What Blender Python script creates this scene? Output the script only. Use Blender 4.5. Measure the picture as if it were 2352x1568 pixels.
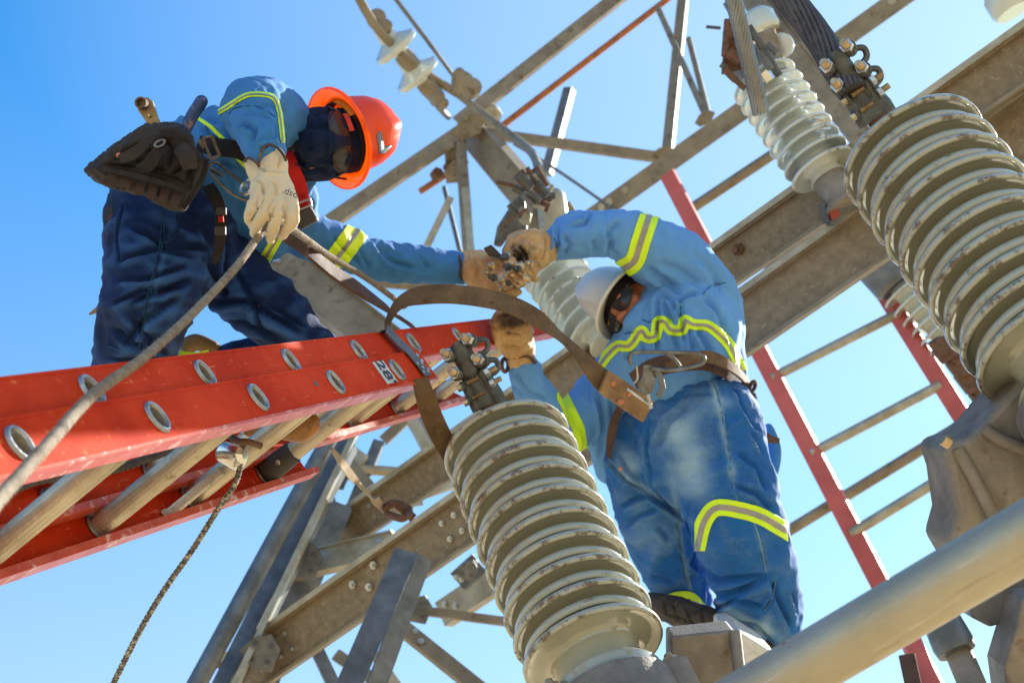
import bpy, bmesh, math, random
import numpy as np
from mathutils import Vector, Matrix, noise

for o in list(bpy.data.objects):
    bpy.data.objects.remove(o)
C = bpy.context.scene.collection
scene = bpy.context.scene
random.seed(7)

# ------------------------------------------------------------------ camera
EL = math.radians(37.06)      # looking up
RO = math.radians(17.56)      # rolled
F = 3267.0                    # focal length in units of a 2352 x 1568 sketch grid
CX, CY = 1176.0, 784.0
CAM = Vector((0, 0, 1.6))
_r0 = Vector((1, 0, 0)); _u0 = Vector((0, -math.sin(EL), math.cos(EL)))
FW = Vector((0, math.cos(EL), math.sin(EL)))
RT = _r0 * math.cos(RO) - _u0 * math.sin(RO)
UP = _r0 * math.sin(RO) + _u0 * math.cos(RO)
ZW = Vector((0, 0, 1))

cam = bpy.data.cameras.new('camera')
cam_o = bpy.data.objects.new('camera', cam)
C.objects.link(cam_o)
M = Matrix((RT, UP, -FW)).transposed().to_4x4()
M.translation = CAM
cam_o.matrix_world = M
cam.sensor_width = 36.0
cam.lens = 36.0 * F / 2352.0
cam.clip_end = 5000
cam.clip_start = 0.05
cam.dof.use_dof = True
cam.dof.focus_distance = 2.75
cam.dof.aperture_fstop = 6.5
scene.camera = cam_o

# ------------------------------------------------------------------ light
SUN = (RT * 0.60 + UP * 0.16 + FW * 0.78).normalized()    # towards the sun
sun_el = math.asin(SUN.z)
sun_az = math.atan2(SUN.x, SUN.y)                         # from +Y, clockwise
sl = bpy.data.lights.new('sun', 'SUN')
sl.energy = 5.0; sl.angle = math.radians(0.5); sl.color = (1.0, 0.95, 0.86)
so = bpy.data.objects.new('sun', sl); C.objects.link(so)
so.rotation_euler = (-SUN).to_track_quat('-Z', 'Y').to_euler()

world = bpy.data.worlds.new('World'); scene.world = world
world.use_nodes = True
nt = world.node_tree; nt.nodes.clear()
sky = nt.nodes.new('ShaderNodeTexSky'); sky.sky_type = 'NISHITA'
sky.sun_disc = False; sky.sun_elevation = sun_el; sky.sun_rotation = sun_az
sky.air_density = 1.0; sky.dust_density = 0.25; sky.ozone_density = 2.0
hs = nt.nodes.new('ShaderNodeHueSaturation'); hs.inputs['Saturation'].default_value = 1.45
hs.inputs['Value'].default_value = 1.0
bg = nt.nodes.new('ShaderNodeBackground'); bg.inputs['Strength'].default_value = 0.11
wo = nt.nodes.new('ShaderNodeOutputWorld')
tint = nt.nodes.new('ShaderNodeMix'); tint.data_type = 'RGBA'; tint.blend_type = 'MULTIPLY'; tint.inputs[0].default_value = 1
tint.inputs[7].default_value = (0.62, 1.10, 1.05, 1)
nt.links.new(sky.outputs[0], hs.inputs['Color']); nt.links.new(hs.outputs[0], tint.inputs[6]); # paler air towards the horizon
wtc = nt.nodes.new('ShaderNodeTexCoord'); wsp = nt.nodes.new('ShaderNodeSeparateXYZ'); nt.links.new(wtc.outputs['Generated'], wsp.inputs[0])
wmr = nt.nodes.new('ShaderNodeMapRange'); wmr.interpolation_type = 'SMOOTHSTEP'
wmr.inputs['From Min'].default_value = 0.95; wmr.inputs['From Max'].default_value = 0.0; wmr.inputs['To Min'].default_value = 0.0; wmr.inputs['To Max'].default_value = 0.85
nt.links.new(wsp.outputs['Z'], wmr.inputs[0])
pale = nt.nodes.new('ShaderNodeMix'); pale.data_type = 'RGBA'; pale.inputs[7].default_value = (2.75, 3.0, 3.2, 1)
# and brighter air on the side of the sun
sdv = nt.nodes.new('ShaderNodeVectorMath'); sdv.operation = 'DOT_PRODUCT'; sdv.inputs[1].default_value = tuple(SUN); nt.links.new(wtc.outputs['Generated'], sdv.inputs[0])
smr = nt.nodes.new('ShaderNodeMapRange'); smr.inputs['From Min'].default_value = 0.50; smr.inputs['From Max'].default_value = 1.0; smr.inputs['To Max'].default_value = 0.62
nt.links.new(sdv.outputs['Value'], smr.inputs[0])
mxf = nt.nodes.new('ShaderNodeMath'); mxf.operation = 'MAXIMUM'; nt.links.new(smr.outputs[0], mxf.inputs[0]); nt.links.new(wmr.outputs[0], mxf.inputs[1])
nt.links.new(mxf.outputs[0], pale.inputs[0]); nt.links.new(tint.outputs[2], pale.inputs[6]); nt.links.new(pale.outputs[2], bg.inputs['Color'])
nt.links.new(bg.outputs[0], wo.inputs['Surface'])

scene.view_settings.view_transform = 'Standard'
scene.view_settings.look = 'None'
scene.view_settings.gamma = 1.0
scene.view_settings.use_curve_mapping = False
scene.view_settings.exposure = 1.6

# ------------------------------------------------------------------ helpers
def P(x, y, d):
    """a point of the sketch grid at distance d ahead of the camera, in world metres"""
    return CAM + (FW + RT * ((x - CX) / F) + UP * ((CY - y) / F)) * d
def px(n, d):
    return n * d / F
def cv(x, y, z):                      # direction: right, up, away
    return RT * x + UP * y + FW * z
def proj(v):
    w = v - CAM
    d = w.dot(FW)
    return CX + F * w.dot(RT) / d, CY - F * w.dot(UP) / d, d

def tag(o, label=None, cat=None, group=None, kind=None):
    if label: o['label'] = label
    if cat: o['category'] = cat
    if group: o['group'] = group
    if kind: o['kind'] = kind
    return o
def thing(name, loc, label, cat, group=None):
    o = bpy.data.objects.new(name, None); C.objects.link(o)
    o.location = loc; o.empty_display_size = 0.1
    bpy.context.view_layer.update()
    return tag(o, label, cat, group)

class MB:
    def __init__(s): s.v = []; s.f = []; s.uv = None
    def add(s, vs, fs):
        n = len(s.v); s.v += [Vector(v) for v in vs]; s.f += [tuple(i + n for i in f) for f in fs]; return s
    def box(s, c, ax, ay, az):                   # half-extent vectors
        c = Vector(c)
        vs = [c + ax * i + ay * j + az * k for k in (-1, 1) for j in (-1, 1) for i in (-1, 1)]
        fs = [(0, 2, 3, 1), (4, 5, 7, 6), (0, 1, 5, 4), (2, 6, 7, 3), (0, 4, 6, 2), (1, 3, 7, 5)]
        if ax.cross(ay).dot(az) < 0: fs = [tuple(reversed(f)) for f in fs]
        return s.add(vs, fs)
    def tube(s, pts, rads, n=12, cap=True, flat=None, updir=None):
        """swept tube; rads float or list; flat=(a,b) squash factors along frame axes"""
        pts = [Vector(p) for p in pts]
        if not hasattr(rads, '__len__'): rads = [rads] * len(pts)
        fa, fb = flat if flat else (1, 1)
        T = []
        for i in range(len(pts)):
            a = pts[max(i - 1, 0)]; b = pts[min(i + 1, len(pts) - 1)]
            T.append((b - a).normalized())
        up = updir if updir else (Vector((0, 0, 1)) if abs(T[0].z) < 0.9 else Vector((1, 0, 0)))
        x = (up - T[0] * up.dot(T[0])).normalized()
        vs = []; fs = []
        for i, p in enumerate(pts):
            if updir: x = (updir - T[i] * updir.dot(T[i])).normalized()
            else: x = (x - T[i] * x.dot(T[i])).normalized()
            y = T[i].cross(x)
            for k in range(n):
                a = 2 * math.pi * k / n
                vs.append(p + (x * math.cos(a) * fa + y * math.sin(a) * fb) * rads[i])
        for i in range(len(pts) - 1):
            for k in range(n):
                k2 = (k + 1) % n
                fs.append((i * n + k, i * n + k2, (i + 1) * n + k2, (i + 1) * n + k))
        if cap:
            fs.append(tuple(reversed(range(n)))); m = (len(pts) - 1) * n; fs.append(tuple(range(m, m + n)))
        return s.add(vs, fs)
    def lathe(s, o, axis, prof, n=48, caps=True):
        """prof: list of (height along axis, radius)"""
        axis = axis.normalized()
        x = axis.orthogonal().normalized(); y = axis.cross(x)
        vs = []; fs = []
        for h, r in prof:
            for k in range(n):
                a = 2 * math.pi * k / n
                vs.append(o + axis * h + (x * math.cos(a) + y * math.sin(a)) * max(r, 1e-5))
        for i in range(len(prof) - 1):
            for k in range(n):
                k2 = (k + 1) % n
                fs.append((i * n + k, i * n + k2, (i + 1) * n + k2, (i + 1) * n + k))
        if caps:
            fs.append(tuple(reversed(range(n)))); m = (len(prof) - 1) * n; fs.append(tuple(range(m, m + n)))
        return s.add(vs, fs)
    def extrude(s, o, ex, ey, ez, poly, closed=True):
        """poly (x,y) in ex,ey extruded along ez (full vector), centred at o"""
        n = len(poly)
        area = sum(poly[i][0] * poly[(i + 1) % n][1] - poly[(i + 1) % n][0] * poly[i][1] for i in range(n))
        if (area < 0) != (ex.cross(ey).dot(ez) < 0): poly = list(reversed(poly))
        vs = [o + ex * a + ey * b for a, b in poly] + [o + ex * a + ey * b + ez for a, b in poly]
        fs = [tuple(reversed(range(n))), tuple(range(n, 2 * n))]
        for i in range(n):
            j = (i + 1) % n; fs.append((i, j, n + j, n + i))
        return s.add(vs, fs)
    def hexa(s, o, axis, r, h):
        axis = axis.normalized(); x = axis.orthogonal().normalized(); y = axis.cross(x)
        poly = [(math.cos(k * math.pi / 3) * r, math.sin(k * math.pi / 3) * r) for k in range(6)]
        return s.extrude(Vector(o), x, y, axis * h, poly)
    def strip(s, pts, ws, normals, th):
        """flat band of thickness th; ws half width; normals = face normals"""
        pts = [Vector(p) for p in pts]; vs = []; fs = []
        if not hasattr(ws, '__len__'): ws = [ws] * len(pts)
        for i, p in enumerate(pts):
            t = (pts[min(i + 1, len(pts) - 1)] - pts[max(i - 1, 0)]).normalized()
            nn = normals[i] if isinstance(normals, list) else normals
            nn = (nn - t * nn.dot(t)).normalized(); w = t.cross(nn)
            for a, b in ((-1, -1), (1, -1), (1, 1), (-1, 1)):
                vs.append(p + w * ws[i] * a + nn * th * .5 * b)
        for i in range(len(pts) - 1):
            for k in range(4):
                k2 = (k + 1) % 4
                fs.append((i * 4 + k, i * 4 + k2, i * 4 + 4 + k2, i * 4 + 4 + k))
        fs.append((3, 2, 1, 0)); m = (len(pts) - 1) * 4; fs.append((m, m + 1, m + 2, m + 3))
        return s.add(vs, fs)
    def ring(s, o, ax, ay, r, t, n=28, m=8, a0=0, a1=2 * math.pi):
        """torus (or arc) around o in the plane ax, ay (vectors scale the ring)"""
        pts = [o + (ax * math.cos(a0 + (a1 - a0) * k / n) + ay * math.sin(a0 + (a1 - a0) * k / n)) * r for k in range(n + 1)]
        if abs(a1 - a0 - 2 * math.pi) < 1e-6:
            nz = ax.cross(ay).normalized(); vs = []; fs = []
            for k in range(n):
                c = pts[k]; out = (c - o).normalized()
                for j in range(m):
                    b = 2 * math.pi * j / m
                    vs.append(c + out * math.cos(b) * t + nz * math.sin(b) * t)
            for k in range(n):
                k2 = (k + 1) % n
                for j in range(m):
                    j2 = (j + 1) % m
                    fs.append((k * m + j, k2 * m + j, k2 * m + j2, k * m + j2))
            return s.add(vs, fs)
        return s.tube(pts, t, m)
    def build(s, name, mat, parent=None, smooth=35, bevel=0, sub=0, recalc=True):
        me = bpy.data.meshes.new(name)
        inv = parent.matrix_world.inverted() if parent else None
        top = parent
        vs = s.v
        if parent is None:
            c = sum(vs, Vector()) / max(len(vs), 1)
            vs = [v - c for v in vs]
        else:
            vs = [inv @ v for v in vs]
        me.from_pydata([tuple(v) for v in vs], [], s.f)
        if recalc:
            bm = bmesh.new(); bm.from_mesh(me); bmesh.ops.recalc_face_normals(bm, faces=bm.faces); bm.to_mesh(me); bm.free()
        me.materials.append(mat)
        if smooth:
            me.shade_smooth(); me.set_sharp_from_angle(angle=math.radians(smooth))
        o = bpy.data.objects.new(name, me); C.objects.link(o)
        if parent: o.parent = parent
        else: o.location = c
        if bevel:
            b = o.modifiers.new('bevel', 'BEVEL'); b.width = bevel; b.segments = 2; b.limit_method = 'ANGLE'; b.angle_limit = math.radians(40)
            b.harden_normals = False
        if sub:
            m = o.modifiers.new('sub', 'SUBSURF'); m.levels = sub; m.render_levels = sub
        bpy.context.view_layer.update()
        return o

def catmull(pts, n=8, vals=None):
    """smooth a polyline; vals: list of lists of scalars smoothed alongside"""
    P_ = [Vector(p) for p in pts]; out = []; ov = [[] for _ in (vals or [])]
    def cr(a, b, c, d, t): return 0.5 * ((2 * b) + (c - a) * t + (2 * a - 5 * b + 4 * c - d) * t * t + (3 * b - a - 3 * c + d) * t ** 3)
    m = len(P_)
    for i in range(m - 1):
        idx = (max(i - 1, 0), i, i + 1, min(i + 2, m - 1))
        for k in range(n):
            t = k / n
            out.append(cr(*[P_[j] for j in idx], t))
            for q, v in enumerate(vals or []): ov[q].append(cr(*[v[j] for j in idx], t))
    out.append(P_[-1])
    for q, v in enumerate(vals or []): ov[q].append(v[-1])
    return (out, *ov) if vals else out
def pxpath(pts, n=8):
    """pts (x,y,depth) -> smooth world path"""
    return catmull([P(*p) for p in pts], n)

# ------------------------------------------------------------------ materials
def nodes(name):
    m = bpy.data.materials.new(name); m.use_nodes = True
    nt = m.node_tree; b = nt.nodes['Principled BSDF']
    return m, nt, b
def N(nt, t, **kw):
    n = nt.nodes.new(t)
    for k, v in kw.items():
        if hasattr(n, k) and k not in n.inputs: setattr(n, k, v)
        else: n.inputs[k].default_value = v
    return n
def c4(c): return (c[0], c[1], c[2], 1)
def mat(name, base, second=None, scale=8, rough=0.5, metal=0.0, bump=0.2, bscale=60, spots=None, spot_amt=0.5,
        spot_scale=20, coat=0, stretch=None, contrast=(0.35, 0.65), spec=0.5, rvar=0.15, bdist=0.002, sheen=0, trans=0, sss=0):
    """two-tone mottled surface with optional spots of a third colour, roughness variation and bump"""
    m, nt, b = nodes(name); L = nt.links.new
    tc = N(nt, 'ShaderNodeTexCoord'); mp = N(nt, 'ShaderNodeMapping')
    if stretch: mp.inputs['Scale'].default_value = stretch
    L(tc.outputs['Object'], mp.inputs[0])
    n1 = N(nt, 'ShaderNodeTexNoise', Scale=scale, Detail=6, Roughness=0.6); L(mp.outputs[0], n1.inputs['Vector'])
    r1 = N(nt, 'ShaderNodeValToRGB'); r1.color_ramp.elements[0].position = contrast[0]; r1.color_ramp.elements[1].position = contrast[1]
    r1.color_ramp.elements[0].color = c4(base); r1.color_ramp.elements[1].color = c4(second or [c * 0.75 for c in base])
    L(n1.outputs[0], r1.inputs[0]); col = r1.outputs[0]
    if spots:
        n2 = N(nt, 'ShaderNodeTexNoise', Scale=spot_scale, Detail=8, Roughness=0.7); L(mp.outputs[0], n2.inputs['Vector'])
        r2 = N(nt, 'ShaderNodeValToRGB'); r2.color_ramp.elements[0].position = 0.62 - spot_amt * 0.2; r2.color_ramp.elements[1].position = 0.70 - spot_amt * 0.2
        L(n2.outputs[0], r2.inputs[0])
        mx = N(nt, 'ShaderNodeMix', data_type='RGBA'); L(r2.outputs[0], mx.inputs[0]); L(col, mx.inputs[6]); mx.inputs[7].default_value = c4(spots)
        col = mx.outputs[2]
    L(col, b.inputs['Base Color'])
    n3 = N(nt, 'ShaderNodeTexNoise', Scale=bscale, Detail=5); L(mp.outputs[0], n3.inputs['Vector'])
    mr = N(nt, 'ShaderNodeMapRange'); mr.inputs['To Min'].default_value = max(rough - rvar, 0.02); mr.inputs['To Max'].default_value = min(rough + rvar, 1)
    L(n1.outputs[0], mr.inputs[0]); L(mr.outputs[0], b.inputs['Roughness'])
    bp = N(nt, 'ShaderNodeBump', Strength=bump, Distance=bdist); L(n3.outputs[0], bp.inputs['Height']); L(bp.outputs[0], b.inputs['Normal'])
    b.inputs['Metallic'].default_value = metal
    b.inputs['Coat Weight'].default_value = coat; b.inputs['Coat Roughness'].default_value = 0.08
    b.inputs['Specular IOR Level'].default_value = spec
    if sheen: b.inputs['Sheen Weight'].default_value = sheen
    if trans: b.inputs['Transmission Weight'].default_value = trans
    if sss:
        b.inputs['Subsurface Weight'].default_value = sss; b.inputs['Subsurface Scale'].default_value = 0.02
    return m

MT = {}
MT['galv'] = mat('galvanised_steel', (0.235, 0.20, 0.14), (0.155, 0.13, 0.09), 9, 0.55, 0.15, 0.35, 120, spots=(0.10, 0.07, 0.04), spot_amt=0.25, spot_scale=14)
MT['galv_light'] = mat('light_galvanised_steel', (0.38, 0.37, 0.31), (0.25, 0.23, 0.17), 12, 0.45, 0.3, 0.3, 120)
MT['galv_grey'] = mat('grey_galvanised_steel', (0.15, 0.165, 0.18), (0.085, 0.095, 0.105), 14, 0.45, 0.4, 0.3, 90)
MT['beam'] = mat('weathered_beam_steel', (0.215, 0.165, 0.10), (0.15, 0.115, 0.07), 34, 0.6, 0.1, 0.4, 260, spots=(0.28, 0.25, 0.19), spot_amt=0.22, spot_scale=60)
MT['rust'] = mat('rusty_rod', (0.38, 0.13, 0.04), (0.22, 0.08, 0.03), 18, 0.8, 0.0, 0.5, 150)
def streaks(m, axes, bands):
    """scratches or drawing lines in a metal or plastic: noise stretched along given axes; bands (from, to, colour, amount)"""
    nt = m.node_tree; L = nt.links.new; b = nt.nodes['Principled BSDF']
    src = b.inputs['Base Color'].links[0].from_socket
    tc = N(nt, 'ShaderNodeTexCoord'); cb = N(nt, 'ShaderNodeCombineXYZ')
    for i, (ax_, k) in enumerate(axes):
        dt = N(nt, 'ShaderNodeVectorMath', operation='DOT_PRODUCT'); L(tc.outputs['Object'], dt.inputs[0]); dt.inputs[1].default_value = tuple(ax_ * k); L(dt.outputs['Value'], cb.inputs[i])
    for lo, hi, col, amt in bands:
        nz = N(nt, 'ShaderNodeTexNoise', Scale=1.6, Detail=5.0, Roughness=.7); L(cb.outputs[0], nz.inputs['Vector'])
        mr = N(nt, 'ShaderNodeMapRange'); mr.inputs['From Min'].default_value = lo; mr.inputs['From Max'].default_value = hi; mr.inputs['To Max'].default_value = amt; L(nz.outputs[0], mr.inputs[0])
        mx = N(nt, 'ShaderNodeMix', data_type='RGBA'); L(mr.outputs[0], mx.inputs[0]); L(src, mx.inputs[6]); mx.inputs[7].default_value = c4(col); src = mx.outputs[2]
    L(src, b.inputs['Base Color'])
def porcelain(name, base, second, dirt, amt):
    m, nt, b = nodes(name); L = nt.links.new
    tc = N(nt, 'ShaderNodeTexCoord')
    n1 = N(nt, 'ShaderNodeTexNoise', Scale=6.0, Detail=5); L(tc.outputs['Object'], n1.inputs['Vector'])
    m1 = N(nt, 'ShaderNodeMix', data_type='RGBA'); L(n1.outputs[0], m1.inputs[0]); m1.inputs[6].default_value = c4(base); m1.inputs[7].default_value = c4(second)
    at = N(nt, 'ShaderNodeAttribute'); at.attribute_name = 'lip'
    n2 = N(nt, 'ShaderNodeTexNoise', Scale=26.0, Detail=9, Roughness=0.75); L(tc.outputs['Object'], n2.inputs['Vector'])
    ad = N(nt, 'ShaderNodeMath', operation='MULTIPLY_ADD'); L(at.outputs['Fac'], ad.inputs[0]); ad.inputs[1].default_value = 0.20 + amt; L(n2.outputs[0], ad.inputs[2])
    r = N(nt, 'ShaderNodeValToRGB'); r.color_ramp.elements[0].position = 0.66; r.color_ramp.elements[1].position = 0.74; L(ad.outputs[0], r.inputs[0])
    m2 = N(nt, 'ShaderNodeMix', data_type='RGBA'); L(r.outputs[0], m2.inputs[0]); L(m1.outputs[2], m2.inputs[6]); m2.inputs[7].default_value = c4(dirt)
    L(m2.outputs[2], b.inputs['Base Color'])
    mr = N(nt, 'ShaderNodeMapRange'); mr.inputs['To Min'].default_value = .09; mr.inputs['To Max'].default_value = .8; L(r.outputs[0], mr.inputs[0]); L(mr.outputs[0], b.inputs['Roughness'])
    n3 = N(nt, 'ShaderNodeTexNoise', Scale=30.0, Detail=3); L(tc.outputs['Object'], n3.inputs['Vector'])
    bp = N(nt, 'ShaderNodeBump', Strength=.12, Distance=.002); L(n3.outputs[0], bp.inputs['Height']); L(bp.outputs[0], b.inputs['Normal'])
    b.inputs['Coat Weight'].default_value = 1.0; b.inputs['Coat Roughness'].default_value = .04
    return m
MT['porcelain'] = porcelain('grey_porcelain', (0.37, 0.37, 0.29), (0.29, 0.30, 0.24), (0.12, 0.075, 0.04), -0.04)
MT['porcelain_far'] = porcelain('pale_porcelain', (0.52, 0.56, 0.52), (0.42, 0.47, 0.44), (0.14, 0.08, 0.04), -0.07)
MT['cast'] = mat('cast_aluminium', (0.25, 0.22, 0.18), (0.155, 0.135, 0.115), 16, 0.6, 0.25, 0.6, 140, spots=(0.16, 0.11, 0.07), spot_amt=0.2, spot_scale=25)
MT['clamp'] = mat('dark_bronze_clamp', (0.11, 0.115, 0.11), (0.06, 0.06, 0.055), 40, 0.5, 0.45, 0.5, 300, spots=(0.06, 0.16, 0.16), spot_amt=0.18, spot_scale=30)
MT['bolt'] = mat('bronze_bolt', (0.55, 0.42, 0.25), (0.36, 0.25, 0.14), 50, 0.35, 0.75, 0.3, 200)
MT['nut'] = mat('steel_nut', (0.55, 0.57, 0.58), (0.35, 0.34, 0.30), 40, 0.3, 0.8, 0.2, 150)
MT['stud'] = mat('rusty_stud', (0.16, 0.08, 0.045), (0.08, 0.045, 0.03), 60, 0.8, 0.1, 0.8, 300)
MT['pipe'] = mat('aluminium_bus_pipe', (0.46, 0.42, 0.32), (0.37, 0.33, 0.24), 7, 0.45, 0.45, 0.3, 160, spots=(0.24, 0.16, 0.08), spot_amt=0.0, spot_scale=26)
MT['orange'] = mat('orange_fibreglass', (0.62, 0.045, 0.003), (0.44, 0.024, 0.002), 6, 0.7, 0.0, 0.25, 180, spots=(0.70, 0.14, 0.05), spot_amt=0.12, spot_scale=55, spec=0.12)
MT['orange_sunlit'] = mat('sunlit_flange_fibreglass', (0.62, 0.11, 0.05), (0.50, 0.05, 0.015), 14, 0.38, 0.0, 0.2, 160, spots=(0.72, 0.42, 0.34), spot_amt=0.35, spot_scale=30, spec=0.5)  # sunlight and sky sheen painted as a paler, pinkish lower flange
MT['orange_far'] = mat('faded_red_fibreglass', (0.50, 0.10, 0.08), (0.38, 0.07, 0.06), 5, 0.5, 0.0, 0.2, 100)
MT['rung'] = mat('ribbed_aluminium_rung', (0.60, 0.54, 0.42), (0.42, 0.37, 0.28), 12, 0.36, 0.6, 0.4, 140, spots=(0.24, 0.17, 0.10), spot_amt=0.10, spot_scale=26)
MT['grommet'] = mat('knurled_zinc', (0.42, 0.46, 0.48), (0.26, 0.29, 0.31), 60, 0.4, 0.7, 0.5, 400)
MT['black_rubber'] = mat('black_rubber', (0.025, 0.022, 0.022), (0.04, 0.035, 0.03), 20, 0.55, 0, 0.3, 150)
MT['chrome'] = mat('polished_steel', (0.80, 0.80, 0.76), (0.62, 0.60, 0.55), 20, 0.18, 0.95, 0.1, 80, rvar=0.06)
MT['leather'] = mat('brown_leather_strap', (0.15, 0.092, 0.042), (0.085, 0.052, 0.028), 14, 0.75, 0, 0.5, 260, spec=0.25, spots=(0.22, 0.15, 0.075), spot_amt=0.12, spot_scale=18)
MT['leather_dark'] = mat('dark_leather_belt', (0.085, 0.042, 0.026), (0.045, 0.024, 0.018), 16, 0.75, 0, 0.5, 240, spots=(0.20, 0.11, 0.06), spot_amt=0.12)
MT['leather_old'] = mat('worn_tan_leather', (0.30, 0.17, 0.06), (0.16, 0.085, 0.035), 20, 0.65, 0, 0.8, 260, spots=(0.10, 0.05, 0.03), spot_amt=0.25)
MT['copper'] = mat('copper_rivet', (0.55, 0.20, 0.10), (0.35, 0.12, 0.06), 60, 0.4, 0.6, 0.3, 200)
MT['amber'] = mat('amber_sole', (0.42, 0.17, 0.02), (0.20, 0.09, 0.02), 14, 0.45, 0, 0.5, 120, spots=(0.10, 0.05, 0.02), spot_amt=0.4, spot_scale=22)
MT['steel_dark'] = mat('oxidised_hook_steel', (0.20, 0.22, 0.23), (0.11, 0.10, 0.09), 40, 0.35, 0.8, 0.4, 200, spots=(0.25, 0.16, 0.07), spot_amt=0.12)
MT['web'] = mat('webbing_strap', (0.38, 0.30, 0.20), (0.26, 0.20, 0.13), 20, 0.8, 0, 0.5, 300)
MT['cable_dark'] = mat('dark_stranded_cable', (0.075, 0.07, 0.075), (0.05, 0.045, 0.05), 20, 0.5, 0.3, 0.3, 200)
MT['cable_bright'] = mat('bare_aluminium_cable', (0.27, 0.27, 0.26), (0.18, 0.18, 0.17), 16, 0.34, 0.75, 0.3, 200)
MT['ground'] = mat('sandy_gravel', (0.50, 0.37, 0.20), (0.38, 0.28, 0.15), 0.6, 0.9, 0, 0.4, 12, bdist=0.02)
MT['white_lbl'] = mat('label_white', (0.62, 0.62, 0.60), (0.45, 0.45, 0.44), 30, 0.5, 0, 0.1, 100)
MT['black_ink'] = mat('black_print', (0.02, 0.02, 0.025), (0.03, 0.03, 0.03), 30, 0.5, 0, 0.1, 100)
MT['red_lbl'] = mat('red_tag', (0.30, 0.03, 0.015), None, 20, 0.5, 0, 0.1, 100)
# ------------------------------------------------------------------ steelwork
def member(a, b, wpx, kind='angle', tilt=20, fl=None, t=0.008, holes=None, mb=None):
    """bar between two (x,y,d) points; wpx = seen width in grid units at the start"""
    A = P(*a); B = P(*b); mid = (A + B) / 2
    ax = (B - A).normalized()
    w = px(wpx, (a[2] + b[2]) / 2)
    n = (CAM - mid); n = (n - ax * n.dot(ax)).normalized()      # towards the viewer
    up = ax.cross(n)
    if up.dot(UP) < 0: up = -up
    R = Matrix.Rotation(math.radians(tilt) * (1 if ax.cross(n).dot(UP) > 0 else -1), 3, ax)
    n2 = R @ n; u2 = R @ up
    m = mb or MB(); L = B - A
    fl = fl if fl is not None else w * 0.55
    h = w / 2
    if kind == 'channel':      # web to the viewer, flanges away, small lip on top
        poly = [(-h, 0), (h, 0), (h, fl * .25), (h + t, fl * .25), (h + t, -fl), (h, -fl), (h, -t), (-h, -t), (-h, -fl), (-h - t, -fl), (-h - t, 0.001)]
        m.extrude(A, u2, n2, L, poly)
    elif kind == 'angle':
        poly = [(-h, 0), (h, 0), (h, -t), (-h + t, -t), (-h + t, -fl), (-h, -fl)]
        m.extrude(A, u2, n2, L, poly)
    elif kind == 'angle_up':
        poly = [(h, 0), (-h, 0), (-h, -t), (h - t, -t), (h - t, -fl), (h, -fl)]
        m.extrude(A, u2, n2, L, poly)
    elif kind == 'flat':
        m.extrude(A, u2, n2, L, [(-h, 0), (h, 0), (h, -t), (-h, -t)])
    elif kind == 'box':
        m.extrude(A, u2, n2, L, [(-h, 0), (h, 0), (h, -w), (-h, -w)])
    elif kind == 'pipe':
        m.tube([A, A + L * .5, B], h, 20)
    m.frame = (A, B, ax, u2, n2, w)
    return m
def bolts_on(m, name, parent, spots, r, mt='nut'):
    A, B, ax, u, n, w = m.frame
    for s, v in spots:
        o = A + (B - A) * s + u * (w * v)
        bb = MB(); bb.hexa(o, n, r, r * .8); bb.lathe(o, n, [(0, r * .5), (r * 1.5, r * .5)], 10)
        bb.build(name, MT[mt], parent)
def plug_holes(m, parent, spots, r):
    """bolt holes: a rimmed dark pit"""
    A, B, ax, u, n, w = m.frame
    for s, v in spots:
        o = A + (B - A) * s + u * (w * v) + n * 0.002
        bb = MB(); bb.ring(o, ax, u, r, r * .25, 16, 6); bb.lathe(o - n * .001, n, [(0, r), (0.001, r * .95)], 14)
        bb.build('bolt_hole', MT['stud'], parent)

# --- the gantry carrying the insulators
G = thing('steel_gantry', P(1400, 1300, 5.0), 'tan galvanised gantry with two parallel channel beams rising to the right behind the men', 'gantry')
b1 = member((520, 1572, 5.6), (2600, 122, 4.2), 98, 'channel', 14, fl=0.09)
b1.build('beam', MT['beam'], G, smooth=0)
b2 = member((610, 1345, 6.6), (2600, -42, 4.0), 72, 'channel', 14, fl=0.085)
b2.build('beam', MT['beam'], G, smooth=0)
for bb_ in (b1, b2):        # flange strips; sky and ground light on them painted in with paler steel
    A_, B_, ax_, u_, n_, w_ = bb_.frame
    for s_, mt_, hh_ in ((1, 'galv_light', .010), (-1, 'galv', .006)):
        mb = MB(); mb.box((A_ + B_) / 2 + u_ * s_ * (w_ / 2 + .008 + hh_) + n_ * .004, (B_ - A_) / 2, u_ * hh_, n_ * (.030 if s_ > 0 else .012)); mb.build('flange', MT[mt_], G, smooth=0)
bolts_on(b2, 'bolt', G, [(.668, .15), (.785, -.1), (.50, .1)], 0.022, 'stud')
bolts_on(b1, 'bolt', G, [(.185, .25), (.20, -.05), (.215, .35), (.02, .1), (.05, -.2)], 0.016, 'nut')
# dark double post below the lower beam
m = member((934, 1264, 4.95), (772, 1640, 4.6), 58, 'flat', 12); m.build('post', MT['galv_grey'], G, smooth=0)
m = member((974, 1276, 4.99), (842, 1640, 4.64), 50, 'flat', -30); m.build('post', MT['galv_grey'], G, smooth=0)
# left raking leg: conduit, gap and plate
m = member((425, 1620, 5.2), (775, 975, 5.9), 44, 'pipe'); m.build('conduit', MT['galv_grey'], G)
m = member((470, 1640, 5.3), (790, 1000, 6.0), 40, 'angle', 30, fl=.1); m.build('leg', MT['galv_grey'], G, smooth=0)
m = member((505, 1640, 5.25), (818, 985, 5.95), 14, 'angle', 10, fl=.06); m.build('edge_plate', MT['galv_light'], G, smooth=0)
m = member((560, 1640, 5.6), (770, 1150, 6.1), 90, 'box', 0); m.build('leg', MT['galv_grey'], G, smooth=0)
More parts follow.
